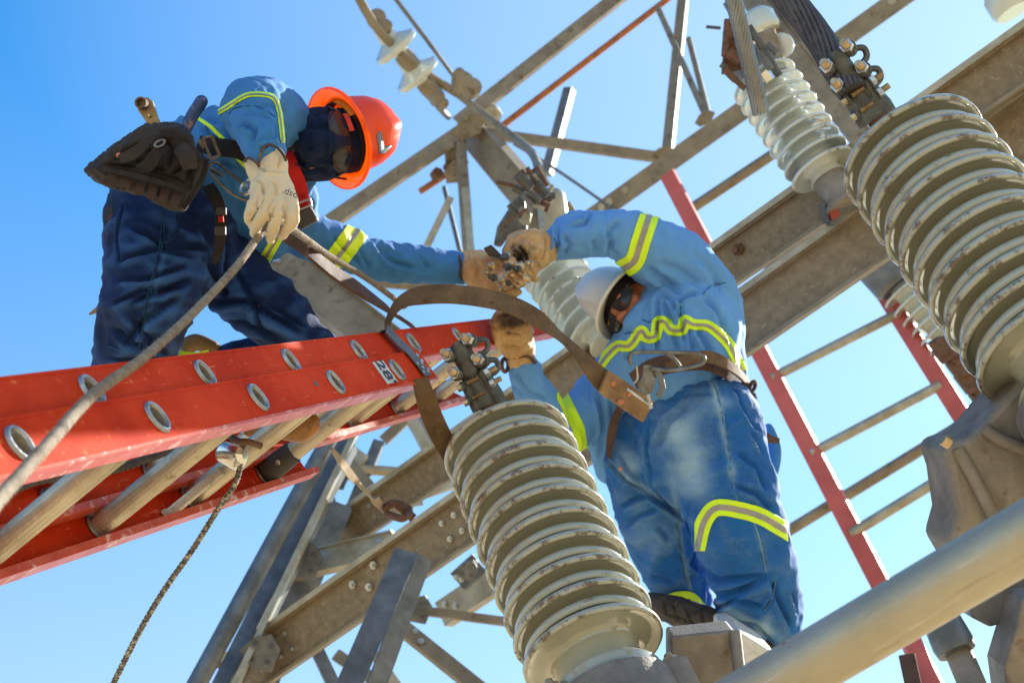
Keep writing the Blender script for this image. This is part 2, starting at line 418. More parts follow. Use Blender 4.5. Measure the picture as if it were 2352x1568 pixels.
# cross braces
for nm, a, b, w, k, tl, mt in [
    ('brace', (660, 1300, 5.9), (900, 1245, 5.7), 50, 'channel', 30, 'galv_light'),
    ('brace', (930, 1440, 6.0), (1180, 1640, 5.8), 36, 'angle', 25, 'galv'),
    ('brace', (955, 1398, 6.4), (1200, 1430, 6.4), 20, 'angle', 20, 'galv'),
    ('brace', (1010, 1410, 6.6), (1240, 1255, 6.4), 62, 'angle', 20, 'galv_light'),
    ('brace', (700, 1430, 6.1), (800, 1640, 5.9), 30, 'angle', 10, 'galv_grey'),
    ('brace', (770, 1500, 6.4), (980, 1640, 6.2), 28, 'angle', 10, 'galv'),
    ('brace', (690, 1180, 6.6), (830, 1035, 6.8), 40, 'angle', 20, 'galv_light'),
    ('brace', (810, 1075, 6.8), (990, 1090, 6.9), 24, 'pipe', 0, 'galv_light'),
    ('brace', (800, 1180, 6.7), (870, 1010, 6.9), 26, 'angle', 20, 'galv_grey'),
    ('brace', (960, 1130, 6.9), (1080, 1090, 6.9), 30, 'angle', 20, 'galv_light'),
    ('brace', (600, 560, 7.0), (900, 800, 6.6), 84, 'channel', 20, 'galv'),
    ('brace', (700, 640, 7.2), (740, 760, 7.0), 44, 'channel', 0, 'galv_light'),
    ('brace', (590, 585, 6.9), (760, 790, 6.6), 16, 'angle', 0, 'galv_light'),
    ('brace', (1700, 690, 5.9), (1895, 490, 5.9), 24, 'angle', 20, 'galv_grey'),
    ('brace', (1722, 690, 5.95), (1925, 500, 5.95), 12, 'angle', 0, 'galv_light'),
    ('brace', (880, 770, 6.6), (1010, 1010, 6.3), 30, 'angle', 20, 'galv'),
    ('brace', (2150, 300, 5.5), (2440, 175, 5.3), 40, 'channel', 10, 'galv_light'),
    ('brace', (870, 650, 7.0), (1120, 670, 6.8), 22, 'pipe', 0, 'galv'),
    ('brace', (655, 1265, 6.0), (745, 1105, 6.2), 26, 'angle', 20, 'galv_grey'),
    ('brace', (735, 1060, 6.5), (765, 1230, 6.4), 30, 'channel', 10, 'galv_grey'),
    ('brace', (760, 1010, 6.7), (850, 1115, 6.6), 24, 'angle', 20, 'galv'),
    ('brace', (640, 1330, 6.0), (720, 1440, 5.9), 28, 'angle', 10, 'galv_grey'),
    ('brace', (600, 1440, 5.9), (700, 1400, 5.9), 22, 'angle', 20, 'galv_light'),
    ('brace', (940, 950, 6.9), (1000, 1060, 6.8), 26, 'angle', 15, 'galv_light'),
    ('brace', (1050, 1335, 6.4), (1100, 1290, 6.4), 40, 'channel', 15, 'galv_grey'),
    ('brace', (880, 1010, 6.9), (960, 935, 7.0), 24, 'angle', 15, 'galv'),
    ('brace', (860, 1500, 6.3), (960, 1640, 6.2), 22, 'angle', 10, 'galv_light'),
    ('brace', (940, 1075, 6.6), (960, 1160, 6.5), 26, 'angle', 15, 'galv_light'),
    ('brace', (1190, 830, 6.6), (1330, 940, 6.2), 60, 'angle', 10, 'beam'),
]:
    m = member(a, b, w, k, tl); m.build(nm, MT[mt], G, smooth=(40 if k == 'pipe' else 0))
    if w > 34: bolts_on(m, 'bolt', G, [(.08, .2), (.16, -.1), (.9, .1)], .014)
for mm_, spots_ in ((b1, [(x, v) for x in (.06, .075, .09, .30, .315, .62, .635) for v in (-.22, .22)]), (b2, [(x, v) for x in (.05, .07, .09, .19, .205, .56, .575) for v in (-.22, .22)])):
    bolts_on(mm_, 'bolt', G, spots_, .012)
# gusset plates and bolted fittings
for (x, y, d, r) in ((700, 1290, 5.8, 42), (600, 1500, 5.4, 45), (660, 1370, 5.9, 30), (960, 1400, 6.3, 34), (700, 1190, 6.2, 30), (775, 1100, 6.4, 26), (1075, 1310, 6.3, 24), (735, 1130, 6.4, 34), (1010, 1190, 6.2, 26)):
    mb = MB(); o = P(x, y, d); rr = px(r, d)
    poly = [(rr * math.cos(a) * s, rr * math.sin(a) * s) for a, s in ((.2, 1), (1.1, 1.1), (2.0, .9), (3.0, 1.15), (4.1, .95), (5.2, 1.1))]
    mb.extrude(o, RT, UP, FW * .012, poly)
    for k in range(4):
        a = .6 + k * 1.55; q = o + (RT * math.cos(a) + UP * math.sin(a)) * rr * .6
        mb.hexa(q, -FW, rr * .17, rr * .16); mb.tube([q, q - FW * rr * .5], rr * .08, 8)
    mb.build('gusset_plate', MT['galv_grey'], G, smooth=0)

# --- lattice tower behind
T = thing('lattice_tower', P(1080, 290, 9.0), 'blurred tan lattice truss of crossing angle bars against the sky, behind the men', 'lattice truss')
for nm, a, b, w, k, tl, mt in [
    ('chord', (740, 518, 8.6), (1080, 285, 9.0), 34, 'angle', 25, 'galv'),
    ('chord', (1050, 280, 9.0), (1445, -30, 9.4), 32, 'angle', 25, 'galv'),
    ('rod', (1150, 292, 9.2), (1560, -22, 9.6), 15, 'pipe', 0, 'rust'),
    ('rod', (965, 440, 9.0), (1060, 378, 9.1), 15, 'pipe', 0, 'rust'),
    ('brace', (1075, 298, 9.0), (1535, 362, 9.0), 24, 'angle', 25, 'galv'),
    ('brace', (1304, 200, 9.6), (1252, 395, 9.4), 22, 'box', 30, 'galv_grey'),
    ('column', (1078, 300, 9.1), (1330, 600, 8.2), 66, 'channel', -22, 'galv'),
    ('brace', (1058, 300, 9.0), (1080, 600, 8.4), 24, 'angle', 20, 'galv'),
    ('brace', (1068, 430, 8.5), (1084, 600, 8.2), 17, 'box', 0, 'galv_light'),  # sunlit lower end of the brace above, painted as a paler bar
    ('brace', (1036, 452, 8.6), (968, 590, 8.4), 17, 'box', 0, 'galv_light'),
    ('brace', (1020, 430, 8.9), (1062, 600, 8.6), 11, 'pipe', 0, 'galv_grey'),
    ('brace', (1035, 330, 9.0), (1040, 420, 9.0), 26, 'angle', 10, 'galv'),
    ('chord', (1350, 505, 8.4), (2110, -35, 7.6), 46, 'angle_up', 20, 'galv'),
    ('brace', (1568, -20, 9.2), (1530, 355, 8.6), 24, 'angle', 25, 'galv'),
    ('brace', (1512, 20, 9.2), (1625, 275, 8.4), 15, 'pipe', 0, 'galv'),
    ('brace', (1582, 90, 9.0), (1628, 270, 8.4), 14, 'pipe', 0, 'galv'),
    ('post', (1715, -30, 7.6), (1852, 150, 7.2), 44, 'channel', 20, 'galv'),
    ('post', (1820, 110, 7.25), (2080, 440, 6.8), 40, 'channel', 20, 'galv'),
]:
    m = member(a, b, w, k, tl, t=.012); o = m.build(nm, MT[mt], T, smooth=(40 if k == 'pipe' else 0))
    if w > 40 and nm == 'chord':
        for s in (.02, .05, .075, .13, .72, .93):
            q = P(*a) + (P(*b) - P(*a)) * s + m.frame[3] * m.frame[5] * .12 + m.frame[4] * .002
            h = MB(); h.ring(q, m.frame[2], m.frame[3], .018, .007, 14, 6); h.lathe(q - FW * .001, m.frame[4], [(0, .017), (.002, .016)], 12)
            h.build('bolt', MT['galv_light'], T)
for (x, y, d, r) in ((1080, 290, 8.95, 42), (1520, 355, 8.6, 26), (1620, 272, 8.3, 24), (1048, 388, 8.9, 30)):
    mb = MB(); o = P(x, y, d); rr = px(r, d)
    mb.extrude(o, RT, UP, FW * .015, [(rr * math.cos(a), rr * .8 * math.sin(a + .5)) for a in (.3, 1.2, 2.2, 3.2, 4.2, 5.3)])
    for k in range(3):
        q = o + (RT * math.cos(2 * k) + UP * math.sin(2 * k)) * rr * .5; mb.hexa(q, -FW, rr * .16, rr * .15)
    mb.build('gusset_plate', MT['galv'], T, smooth=0)
# barrel of a lamp-like drum at the node
mb = MB(); mb.lathe(P(1110, 285, 9.15), (P(1125, 230, 9.15) - P(1110, 285, 9.15)), [(-.05, .08), (-.02, .10), (.1, .10), (.13, .07)], 20); mb.build('end_cap', MT['galv_light'], T)
# rusty ends of hidden bolts on the strut
for (x, y) in ((1000, 405), (1030, 388)):
    mb = MB(); mb.hexa(P(x, y, 9.0), cv(.5, .5, -1), .04, .05); mb.build('bolt', MT['stud'], T)

# wires
def wire(name, pts, r, mt, label, cat='wire', n=10, group=None):
    mb = MB(); pp = pxpath(pts, 8); mb.tube(pp, r, 10)
    return tag(mb.build(name, MT[mt], None), label, cat, group)
wire('guy_wire', [(895, -20, 8.4), (980, 92, 8.6), (1055, 192, 8.9)], .014, 'galv_grey', 'thin dark wire running from the top edge down to the truss node', 'wire')
wire('drop_wire', [(1180, 330, 8.6), (1290, 398, 8.5), (1425, 492, 8.3)], .010, 'galv_grey', 'thin dark wire crossing the sky right of the bracket behind the men', 'wire')
wire('conductor', [(1050, 215, 8.7), (1110, 262, 8.6), (1180, 315, 8.2), (1222, 352, 7.6), (1240, 395, 7.0)], .024, 'galv', 'thick tan conductor bending from the truss node down to the dark bracket', 'cable')

# suspension insulator string, upper left
S = thing('suspension_insulator', P(910, 110, 8.2), 'blurred string of two pale disc insulators hanging on a rod above the orange helmet', 'insulator')
mb = MB(); mb.tube(pxpath([(815, -20, 8.0), (870, 70, 8.1), (960, 155, 8.3), (1050, 215, 8.5)], 6), .026, 10); mb.build('rod', MT['galv'], S)
for x, y, d in ((905, 103, 8.25), (955, 168, 8.35)):
    ax = (P(830, 20, 8.1) - P(960, 175, 8.4)).normalized()
    ax = (ax + cv(0, 0, .25)).normalized()
    R = px(58, d); mb = MB()
    mb.lathe(P(x, y, d), ax, [(-.10, .02), (-.09, .045), (-.03, .055), (-.02, R * .5), (-.035, R * .95), (-.02, R), (0, R * .96), (.02, R * .7), (.045, R * .42), (.10, .05), (.13, .045), (.14, .01)], 36)
    mb.build('disc', MT['porcelain_far'], S)
    mb = MB(); mb.lathe(P(x, y, d), ax, [(-.22, .03), (-.20, .05), (-.10, .058), (-.06, .05)], 16); mb.build('cap', MT['galv'], S)
for (x, y, r) in ((862, 55, 22), (880, 75, 18), (1000, 235, 17), (1012, 250, 13), (1058, 200, 26), (1078, 213, 24), (1048, 182, 14)):
    mb = MB(); o = P(x, y, 8.25); mb.lathe(o - FW * .03, cv(.3, .2, -1), [(0, px(r, 8.3) * .8), (.03, px(r, 8.3)), (.09, px(r, 8.3) * .9), (.1, .01)], 9)
    mb.build('shackle', MT['galv'], S, smooth=20)
mb = MB(); mb.tube(pxpath([(985, 205, 8.4), (1003, 240, 8.4), (1030, 270, 8.6)], 4), .018, 8); mb.build('link', MT['galv_grey'], S)

# ------------------------------------------------------------------ post insulators
def shed_profile(n, pitch, R, core=.60, small=.91, neck=.05, lip=.017):
    """(height, radius, dirt) down the stack: wide and narrow drooping sheds in turn"""
    pr = [(0.016, core * R * .5, 0), (0.013, core * R * .9, 0), (.007, R * .86, .2)]
    for i in range(n):
        h = -i * pitch
        lip2, lip = lip, .0125
        pr += [(h + .004, R * .93, .3), (h - .001, R * .985, .5), (h - lip * .4, R * .998, .8), (h - lip * .8, R, 1), (h - lip * 1.1, R * .990, 1), (h - lip * 1.25, R * .972, 1),
               (h - lip * 1.15, R * .94, .1), (h - lip * .65, R * .90, 0), (h - lip * .3, R * .82, 0), (h - pitch * .16, R * (core + .06), 0), (h - pitch * .24, R * (core + .01), .15)]
        lip = lip2; h2 = h - pitch * .5
        if small and i < n - 1:
            pr += [(h2 + pitch * .14, R * (core + .03), .3), (h2 + .006, R * (small - .10), .4), (h2 - .001, R * (small - .02), .55), (h2 - lip * .5, R * small, .6), (h2 - lip * .95, R * (small - .010), .5),
                   (h2 - lip * 1.1, R * (small - .035), .2), (h2 - lip * .6, R * (small - .07), 0), (h2 - pitch * .16, R * (core + .06), 0), (h2 - pitch * .26, R * (core + .01), .15), (h2 - pitch * .36, R * (core + .06), .2)]
        elif i < n - 1:
            pr += [(h - pitch * .6, R * core, 0), (h - pitch * .85, R * (core + .08), 0), (h - pitch * .95, R * .8, .1)]
    h = -(n - 1) * pitch
    pr += [(h - neck * .6, R * core, 0), (h - neck * 1.3, R * (core + .0), 0), (h - neck * 1.55, R * (core + .12), .1), (h - neck * 1.75, R * (core + .17), .1), (h - neck * 1.9, R * (core + .13), 0),
           (h - neck * 2.0, R * (core + .15), 0), (h - neck * 2.35, R * (core + .22), 0)]
    return pr
def disc_profile(n, pitch, R, core=.42, small=0, neck=.03, lip=.01):
    pr = [(pitch * .5, core * R * .6, 0), (pitch * .48, core * R, 0)]
    for i in range(n):
        h = -i * pitch
        pr += [(h + pitch * .36, R * core, 0), (h + pitch * .26, R * (core + .08), 0), (h + .010, R * .80, .1), (h + .004, R * .95, .5), (h - .001, R * .99, .8), (h - .005, R, .9), (h - .009, R * .98, .9), (h - .009, R * .93, .6),
               (h - .004, R * .82, .1), (h + .002, R * .6, 0), (h - .002, R * (core + .04), 0), (h - pitch * .2, R * core, .1)]
    h = -(n - 1) * pitch
    pr += [(h - neck, R * core, 0), (h - neck * 2, R * (core + .1), 0)]
    return pr
def post_insulator(name, top, axis, n, pitch, R, label, mt='porcelain', seg=96, group=None, **kw):
    t = thing(name, top - axis * (n * pitch), label, 'insulator', group)
    pr = disc_profile(n, pitch, R, **kw) if kw.get('small', 1) == 0 else shed_profile(n, pitch, R, **kw)
    mb = MB(); mb.lathe(top, axis, [(a, b) for a, b, c in pr], seg); o = mb.build('shed_stack', MT[mt], t, smooth=75)
    at = o.data.attributes.new('lip', 'FLOAT', 'POINT')
    at.data.foreach_set('value', [c for a, b, c in pr for k in range(seg)])
    return t

I1top = P(1163, 1022, 3.20)
ax1 = (P(1163, 1022, 3.20) - P(1352, 1470, 2.83)).normalized()
I1 = post_insulator('post_insulator', I1top, ax1, 10, .0625, px(150, 3.2), 'large stained grey porcelain insulator in front of the standing man in the white helmet', neck=.05)
ax2 = (P(2094, 352, 2.85) - P(2417, 785, 2.52)).normalized()
I2top = P(2094, 352, 2.85)
I2 = post_insulator('post_insulator', I2top, ax2, 10, .0585, px(172, 2.85), 'largest and nearest porcelain post insulator at the right edge under the black cable clamp')
# base casting of the central insulator
def base_casting(root, top, axis, n, pitch, R, neck, boss_dirs, h=.20, rr=.92):
    o = top - axis * ((n - 1) * pitch + neck * 2.25)
    mb = MB(); mb.lathe(o, axis, [(.0, R * .80), (.004, R * rr * .97), (-.003, R * rr), (-.10, R * rr * 1.02), (-.13, R * rr * 1.10), (-h, R * rr * 1.12), (-h - .001, R * .5)], 72)
    mb.build('base_casting', MT['cast'], root, smooth=40, bevel=.003)
    for bd in boss_dirs:
        bd = (bd - axis * bd.dot(axis)).normalized(); c = o + bd * R * rr * 1.04
        mb = MB(); s = axis.cross(bd)
        poly = [(.034 * math.cos(a), .030 * math.sin(a)) for a in np.linspace(-math.pi, math.pi, 14)[:-1]]
        mb.extrude(c + axis * .012, bd, s, -axis * h, poly); mb.build('boss', MT['cast'], root, smooth=40, bevel=.003)
        mb = MB(); mb.hexa(c + axis * .010, axis, .017, .016); mb.lathe(c + axis * .026, axis, [(0, .009), (.010, .009), (.012, .006)], 12); mb.build('bolt', MT['bolt'], root)
base_casting(I1, I1top, ax1, 10, .0625, px(150, 3.2), .05, [cv(.93, .2, -.1), cv(-.5, -.3, -.8)], rr=.86)
o = P(1640, 1560, 2.80)
mb = MB(); poly = [(-.085, .085), (.040, .098), (.066, .02), (.075, -.10), (-.085, -.10)]
mb.extrude(o, RT, UP, FW * .10 + UP * .0, poly); mb.build('mounting_bracket', MT['cast'], I1, smooth=30, bevel=.006)
mb = MB(); mb.tube([P(1688, 1450, 2.80), P(1702, 1580, 2.74)], .012, 12); mb.build('rib', MT['cast'], I1)
base_casting(I2, I2top, ax2, 10, .0585, px(172, 2.85), .05, [], h=.10, rr=.9)
mb = MB(); d = 2.50
cp = [(2440, 800), (2352, 868), (2300, 925), (2258, 975), (2225, 1003), (2172, 1020), (2170, 1042), (2184, 1085), (2190, 1130), (2198, 1180), (2180, 1245), (2230, 1330), (2440, 1330)]
mb.extrude(P(2300, 1000, d), RT, UP, FW * .16, [(px(a - 2300, d), px(1000 - b, d)) for a, b in cp]); mb.build('base_casting', MT['cast'], I2, smooth=40, bevel=.012)
for pp_ in ([(2200, 1030, 2.50), (2240, 1100, 2.49), (2290, 1200, 2.48)], [(2262, 985, 2.50), (2300, 1010, 2.49), (2380, 1040, 2.48)]):
    mb = MB(); mb.tube(pxpath(pp_, 4), .012, 14); mb.build('rib', MT['cast'], I2)
mb = MB(); mb.tube([P(2182, 1018, 2.46), P(2172, 1012, 2.46), P(2166, 1008, 2.46)], .011, 12); mb.build('bolt', MT['bolt'], I2)

# far insulators
ax3 = (P(1755, 188, 4.68) - P(1889, 388, 4.53)).normalized()
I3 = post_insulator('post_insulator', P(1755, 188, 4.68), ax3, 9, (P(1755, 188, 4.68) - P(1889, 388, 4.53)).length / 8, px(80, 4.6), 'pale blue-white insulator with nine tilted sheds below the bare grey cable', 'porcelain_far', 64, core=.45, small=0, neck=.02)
mb = MB(); e = P(1889, 388, 4.53)
mb.lathe(e, ax3, [(-.02, .050), (-.03, .055), (-.13, .055), (-.135, .068), (-.15, .068), (-.155, .04)], 24); mb.build('end_fitting', MT['cast'], I3)
mb = MB(); mb.box(P(1925, 470, 4.5), cv(.05, .03, 0), cv(-.01, .03, 0), cv(0, 0, .03)); mb.box(P(1905, 495, 4.5), cv(.012, .0, 0), cv(-.01, .03, 0), cv(0, 0, .03)); mb.build('foot_bracket', MT['galv_grey'], I3, smooth=0)
mb = MB(); mb.box(P(1915, 488, 4.46), cv(.012, .008, 0), cv(-.006, .016, 0), cv(0, 0, .01)); mb.build('tag', MT['red_lbl'], I3, smooth=0)
ax4 = (P(1270, 610, 5.5) - P(1350, 800, 5.2)).normalized(); ax4 = (ax4 + cv(-.22, 0, 0)).normalized()
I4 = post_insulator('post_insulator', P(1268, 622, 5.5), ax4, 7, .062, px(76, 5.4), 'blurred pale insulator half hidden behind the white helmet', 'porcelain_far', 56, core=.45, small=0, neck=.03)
mb = MB(); mb.lathe(P(1262, 600, 5.5), ax4, [(-.02, .07), (.0, .09), (.08, .085), (.12, .05)], 20); mb.build('end_fitting', MT['galv'], I4)
ax5 = (P(2075, 690, 6.6) - P(2175, 800, 6.5)).normalized()
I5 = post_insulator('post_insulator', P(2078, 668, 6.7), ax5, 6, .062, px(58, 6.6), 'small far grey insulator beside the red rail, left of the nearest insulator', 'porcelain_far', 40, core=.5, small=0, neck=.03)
mb = MB(); mb.lathe(P(2060, 648, 6.7), ax5, [(-.02, .10), (.0, .12), (.14, .12), (.18, .07)], 20); mb.build('end_fitting', MT['galv_grey'], I5)
mb = MB(); random.seed(3)
for k in range(16):
    t = k / 15; x = 2168 + 110 * t; y = 795 + 140 * t
    mb.box(P(x + random.uniform(-18, 18), y + random.uniform(-12, 12), 6.0), cv(.03, .02, 0) * random.uniform(.6, 1.3), cv(-.02, .03, .01) * random.uniform(.6, 1.3), cv(0, 0, .03))
mb.build('linkage', MT['stud'], I5, smooth=0, bevel=.006)

# drums beside far posts
for x, y, d, r, lb in ((1745, 55, 7.4, 42, 'cream rounded drum behind the top of the bare cable'), (2310, 2, 6.5, 46, 'pale drum on the beam at the top right corner')):
    mb = MB(); mb.lathe(P(x, y, d), cv(-.4, .85, .3), [(-.07, px(r, d) * .85), (-.05, px(r, d)), (.03, px(r, d)), (.06, px(r, d) * .8), (.08, px(r, d) * .4), (.085, .01)], 28)
    tag(mb.build('drum', MT['porcelain_far'], None), lb, 'drum')
# ------------------------------------------------------------------ extension ladder
g0 = P(45, 1020, 1.78); g4 = P(910, 851, 3.05)
LR = (g4 - g0); SP = LR.length / 4; LR.normalize()
gd = P(672, 1142, 3.28) - P(985, 882, 3.08)
LG = (gd - LR * gd.dot(LR)).normalized()            # across, near rail to far rail
LQ = LR.cross(LG)
if LQ.dot(UP) < 0: LQ = -LQ
LO = g0
LW = 0.40
# scuffs run along the rails, drawing lines run along the rungs
streaks(MT['orange'], ((LR, 5.0), (LG, 90.0), (LQ, 90.0)), ((.64, .72, (0.76, 0.30, 0.18), .75), (.32, .22, (0.20, 0.025, 0.012), .8)))
streaks(MT['rung'], ((LR, 260.0), (LG, 2.0), (LQ, 260.0)), ((.52, .68, (0.16, 0.13, 0.10), .75), (.40, .28, (0.80, 0.76, 0.66), .6)))
def LP(t, g, q=0): return LO + LR * (SP * t) + LG * g + LQ * q
LAD = thing('extension_ladder', LP(2, .2, 0), 'orange fibreglass extension ladder with aluminium rungs crossing the left half of the photo', 'ladder')
def oval(a, b, n=24): return [(a * math.cos(2 * math.pi * k / n), b * math.sin(2 * math.pi * k / n)) for k in range(n)]
HA, HB = .015, .0215      # hole half sizes along rail / across
def rail(t0, t1, g, side, q0, phase, hw, fl, name='rail'):
    """web with real oval holes at t = phase + k; flanges point towards +side*LG"""
    mb = MB(); th = .004 * side
    cells = []; k = math.ceil(t0 - phase); ts = []
    while phase + k < t1:
        ts.append(phase + k); k += 1
    cuts = [t0] + [(a + b) / 2 for a, b in zip(ts[:-1], ts[1:])] + [t1]
    for i, tc in enumerate(ts):
        a, b = cuts[i], cuts[i + 1]
        lo = (a - tc) * SP; hi = (b - tc) * SP
        inner = oval(HA, HB, 24); outer = []
        for k2 in range(24):
            an = 2 * math.pi * k2 / 24; c, s = math.cos(an), math.sin(an)
            ex = hi if c > 0 else -lo
            f = min(ex / abs(c) if abs(c) > 1e-6 else 1e9, hw / abs(s) if abs(s) > 1e-6 else 1e9)
            outer.append((c * f, s * f))
        corners = [(hi, hw), (lo, hw), (lo, -hw), (hi, -hw)]
        # snap nearest outer samples to the corners
        for cx_, cy_ in corners:
            j = min(range(24), key=lambda j: (outer[j][0] - cx_) ** 2 + (outer[j][1] - cy_) ** 2); outer[j] = (cx_, cy_)
        for off in (0, th):
            vs = [LP(tc, g + off) + LR * x + LQ * (y + q0) for x, y in inner + outer]
            fs = [(j, (j + 1) % 24, 24 + (j + 1) % 24, 24 + j) for j in range(24)]
            mb.add(vs, fs)
        vs = [LP(tc, g + off) + LR * x + LQ * (y + q0) for off in (0, th) for x, y in inner]
        mb.add(vs, [(j, (j + 1) % 24, 24 + (j + 1) % 24, 24 + j) for j in range(24)])
    fb = MB()
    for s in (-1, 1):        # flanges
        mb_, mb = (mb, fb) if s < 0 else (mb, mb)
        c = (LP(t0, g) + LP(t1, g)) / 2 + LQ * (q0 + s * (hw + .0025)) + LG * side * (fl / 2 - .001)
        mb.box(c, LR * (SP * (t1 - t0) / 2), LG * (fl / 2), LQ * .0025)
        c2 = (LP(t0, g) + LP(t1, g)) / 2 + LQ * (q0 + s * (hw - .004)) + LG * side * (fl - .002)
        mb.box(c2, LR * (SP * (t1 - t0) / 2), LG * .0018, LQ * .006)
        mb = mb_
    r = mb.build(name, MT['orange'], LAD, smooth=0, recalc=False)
    fb.build('flange', MT['orange_sunlit'], r, smooth=0)
    for tc in ts:             # knurled ferrules round the rung ends
        gm = MB(); o = LP(tc, g - .003 * side) + LQ * q0
        vs = []; fs = []; n = 48
        for k2 in range(n):
            a = 2 * math.pi * k2 / n; kn = 1 + (.05 if k2 % 2 else 0)
            for (sa, sb, h) in ((HA - .001, HB - .001, .002), (HA + .001, HB + .001, -.003), (HA + .0035 * kn, HB + .004 * kn, -.003), (HA + .006 * kn, HB + .0065 * kn, .002)):
                vs.append(o + LR * (sa * math.cos(a)) + LQ * (sb * math.sin(a)) + LG * (h * side))
        for k2 in range(n):
            for j in range(3): fs.append((k2 * 4 + j, k2 * 4 + j + 1, ((k2 + 1) % n) * 4 + j + 1, ((k2 + 1) % n) * 4 + j))
        gm.add(vs, fs); gm.build('ferrule', MT['grommet'], r, smooth=20)
    return r, ts
A_hw, B_hw = .036, .036
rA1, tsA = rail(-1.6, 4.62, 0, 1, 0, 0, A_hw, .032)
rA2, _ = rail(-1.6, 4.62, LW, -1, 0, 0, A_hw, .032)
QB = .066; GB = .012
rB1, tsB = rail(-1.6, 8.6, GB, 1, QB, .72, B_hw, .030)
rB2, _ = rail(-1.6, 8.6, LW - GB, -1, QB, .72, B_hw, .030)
def rung(t, ga, gb, q, mt='rung'):
    mb = MB(); n = 48; vs = []; fs = []
    secs = [(ga, 1), (ga + .012, 1), (ga + .014, .93), (gb - .014, .93), (gb - .012, 1), (gb, 1)]
    def ringpt(a, s, rib):
        x = HA * math.cos(a) * s; y = HB * math.sin(a) * s
        f = 1 + (rib if (int(a / (2 * math.pi) * n) % 2) else 0)
        return x * f * (1.0 if math.cos(a) < 0 else 1), y * f
    for g_, s in secs:
        for k in range(n):
            x, y = ringpt(2 * math.pi * k / n, s * 1.02, .055 if s < 1 else 0); vs.append(LP(t, g_) + LR * x + LQ * (y + q))
    for g_, s in ((gb, .84), (ga, .84)):
        for k in range(n):
            x, y = ringpt(2 * math.pi * k / n, s, 0); vs.append(LP(t, g_) + LR * x + LQ * (y + q))
    m = len(secs) + 2
    for i in range(m):
        i2 = (i + 1) % m
        for k in range(n):
            k2 = (k + 1) % n; fs.append((i * n + k, i * n + k2, i2 * n + k2, i2 * n + k))
    mb.add(vs, fs)
    r = mb.build('rung', MT[mt], LAD, smooth=25)
    pm = MB()
    for g_ in (ga + .045, gb - .045):
        base = len(pm.v); pm.add([LP(t, g_ + dz) + LR * (HA * .86 * math.cos(2 * math.pi * k / 24)) + LQ * (HB * .86 * math.sin(2 * math.pi * k / 24) + q) for dz in (-.002, .002) for k in range(24)],
               [tuple(range(24)), tuple(range(47, 23, -1))] + [(k, (k + 1) % 24, 24 + (k + 1) % 24, 24 + k) for k in range(24)])
    pm.build('rung_dark_plug', MT['stud'], r, smooth=0)  # added dark plugs stop light through the rung and darken its bore
    for g_, sg in ((ga + .006, 1), (gb - .006, -1)):
        gm = MB(); gm.ring(LP(t, g_ + sg * .002) + LQ * q, LR * (HA + .004), LQ * (HB + .004), 1, .0032, 28, 6)
        gm.build('collar', MT['grommet'], r)
    return r
for t in tsA: rung(t, 0, LW, 0)
for t in tsB:
    if t < 8.6: rung(t, GB, LW - GB, QB)
# black rubber collar on the end rung near the far rail
mb = MB(); vs = []
mb.add([LP(4, g_) + LR * (HA * s * math.cos(a)) + LQ * (HB * s * math.sin(a)) for g_, s in ((LW - .005, 1.15), (LW - .012, 1.5), (LW - .022, 1.5), (LW - .030, 1.28), (LW - .095, 1.22), (LW - .098, 1.0)) for a in np.linspace(0, 2 * math.pi, 33)[:-1]],
       [(i * 32 + k, i * 32 + (k + 1) % 32, (i + 1) * 32 + (k + 1) % 32, (i + 1) * 32 + k) for i in range(5) for k in range(32)])
col = mb.build('rubber_collar', MT['black_rubber'], LAD, smooth=40)
mb = MB(); q = LP(4, LW - .06) - LR * HA * 1.2; mb.lathe(q, -LR, [(-.001, .006), (.002, .006), (.003, .003), (.0015, .002)], 16); mb.build('rivet', MT['nut'], col)
# rung lock hook on the third rung
mb = MB(); o = LP(3, LW - .05) - LQ * .012
a = LP(3, LW - .11) - LR * .02; b = LP(2.72, LW + -.01) - LQ * .02 - LR * .02
mb.extrude(a, LQ, LR, b - a, [(-.011, -.004), (-.008, .006), (.008, .006), (.011, -.004), (.006, -.006), (-.006, -.006)])
mb.box(b, LQ * .014, LR * .007, (b - a).normalized() * .004)
mb.build('rung_lock', MT['rung'], LAD, smooth=0, bevel=.0015)
mb = MB(); mb.lathe(LP(3, LW - .07) - LR * (HA * 1.05), -LR, [(-.001, .0055), (.002, .0055), (.003, .003), (.0015, .002)], 16); mb.build('rivet', MT['nut'], LAD)
# steel guide bracket wrapped over both rails at the end of the lower section
n_out = -LG
def face(t, q, o=.006): return LP(t, 0, q) + n_out * o
pts = [face(4.42, -.030), face(4.42, -.005), face(4.40, .034), face(4.36, .060, .004), face(4.30, .104, .003)]
mb = MB(); mb.strip(pts, .021, [n_out] * 5, .003)
top = pts[-1]; mb.strip([top, top + LG * .03 + LQ * .002], .021, LQ, .003)
br = mb.build('guide_bracket', MT['galv_grey'], LAD, smooth=0, bevel=.0008)
for t, q in ((4.38, -.02), (4.46, -.02), (4.38, .004), (4.46, .004), (4.42, -.008)):
    mb = MB(); mb.lathe(face(t, q, .0075), n_out, [(-.001, .0045), (.001, .004), (.002, .002)], 12); mb.build('rivet', MT['nut'], br)
for t, q in ((4.55, .012), (4.56, -.012), (4.54, .028)):
    mb = MB(); mb.lathe(face(t, q, .0), n_out, [(-.001, .006), (.002, .005), (.003, .002)], 12); mb.build('rivet', MT['nut'], LAD)
mb = MB(); mb.lathe(face(2.75, .004, .0), n_out, [(-.001, .0065), (.0015, .006), (.003, .002)], 12); mb.build('rivet', MT['galv_grey'], LAD)
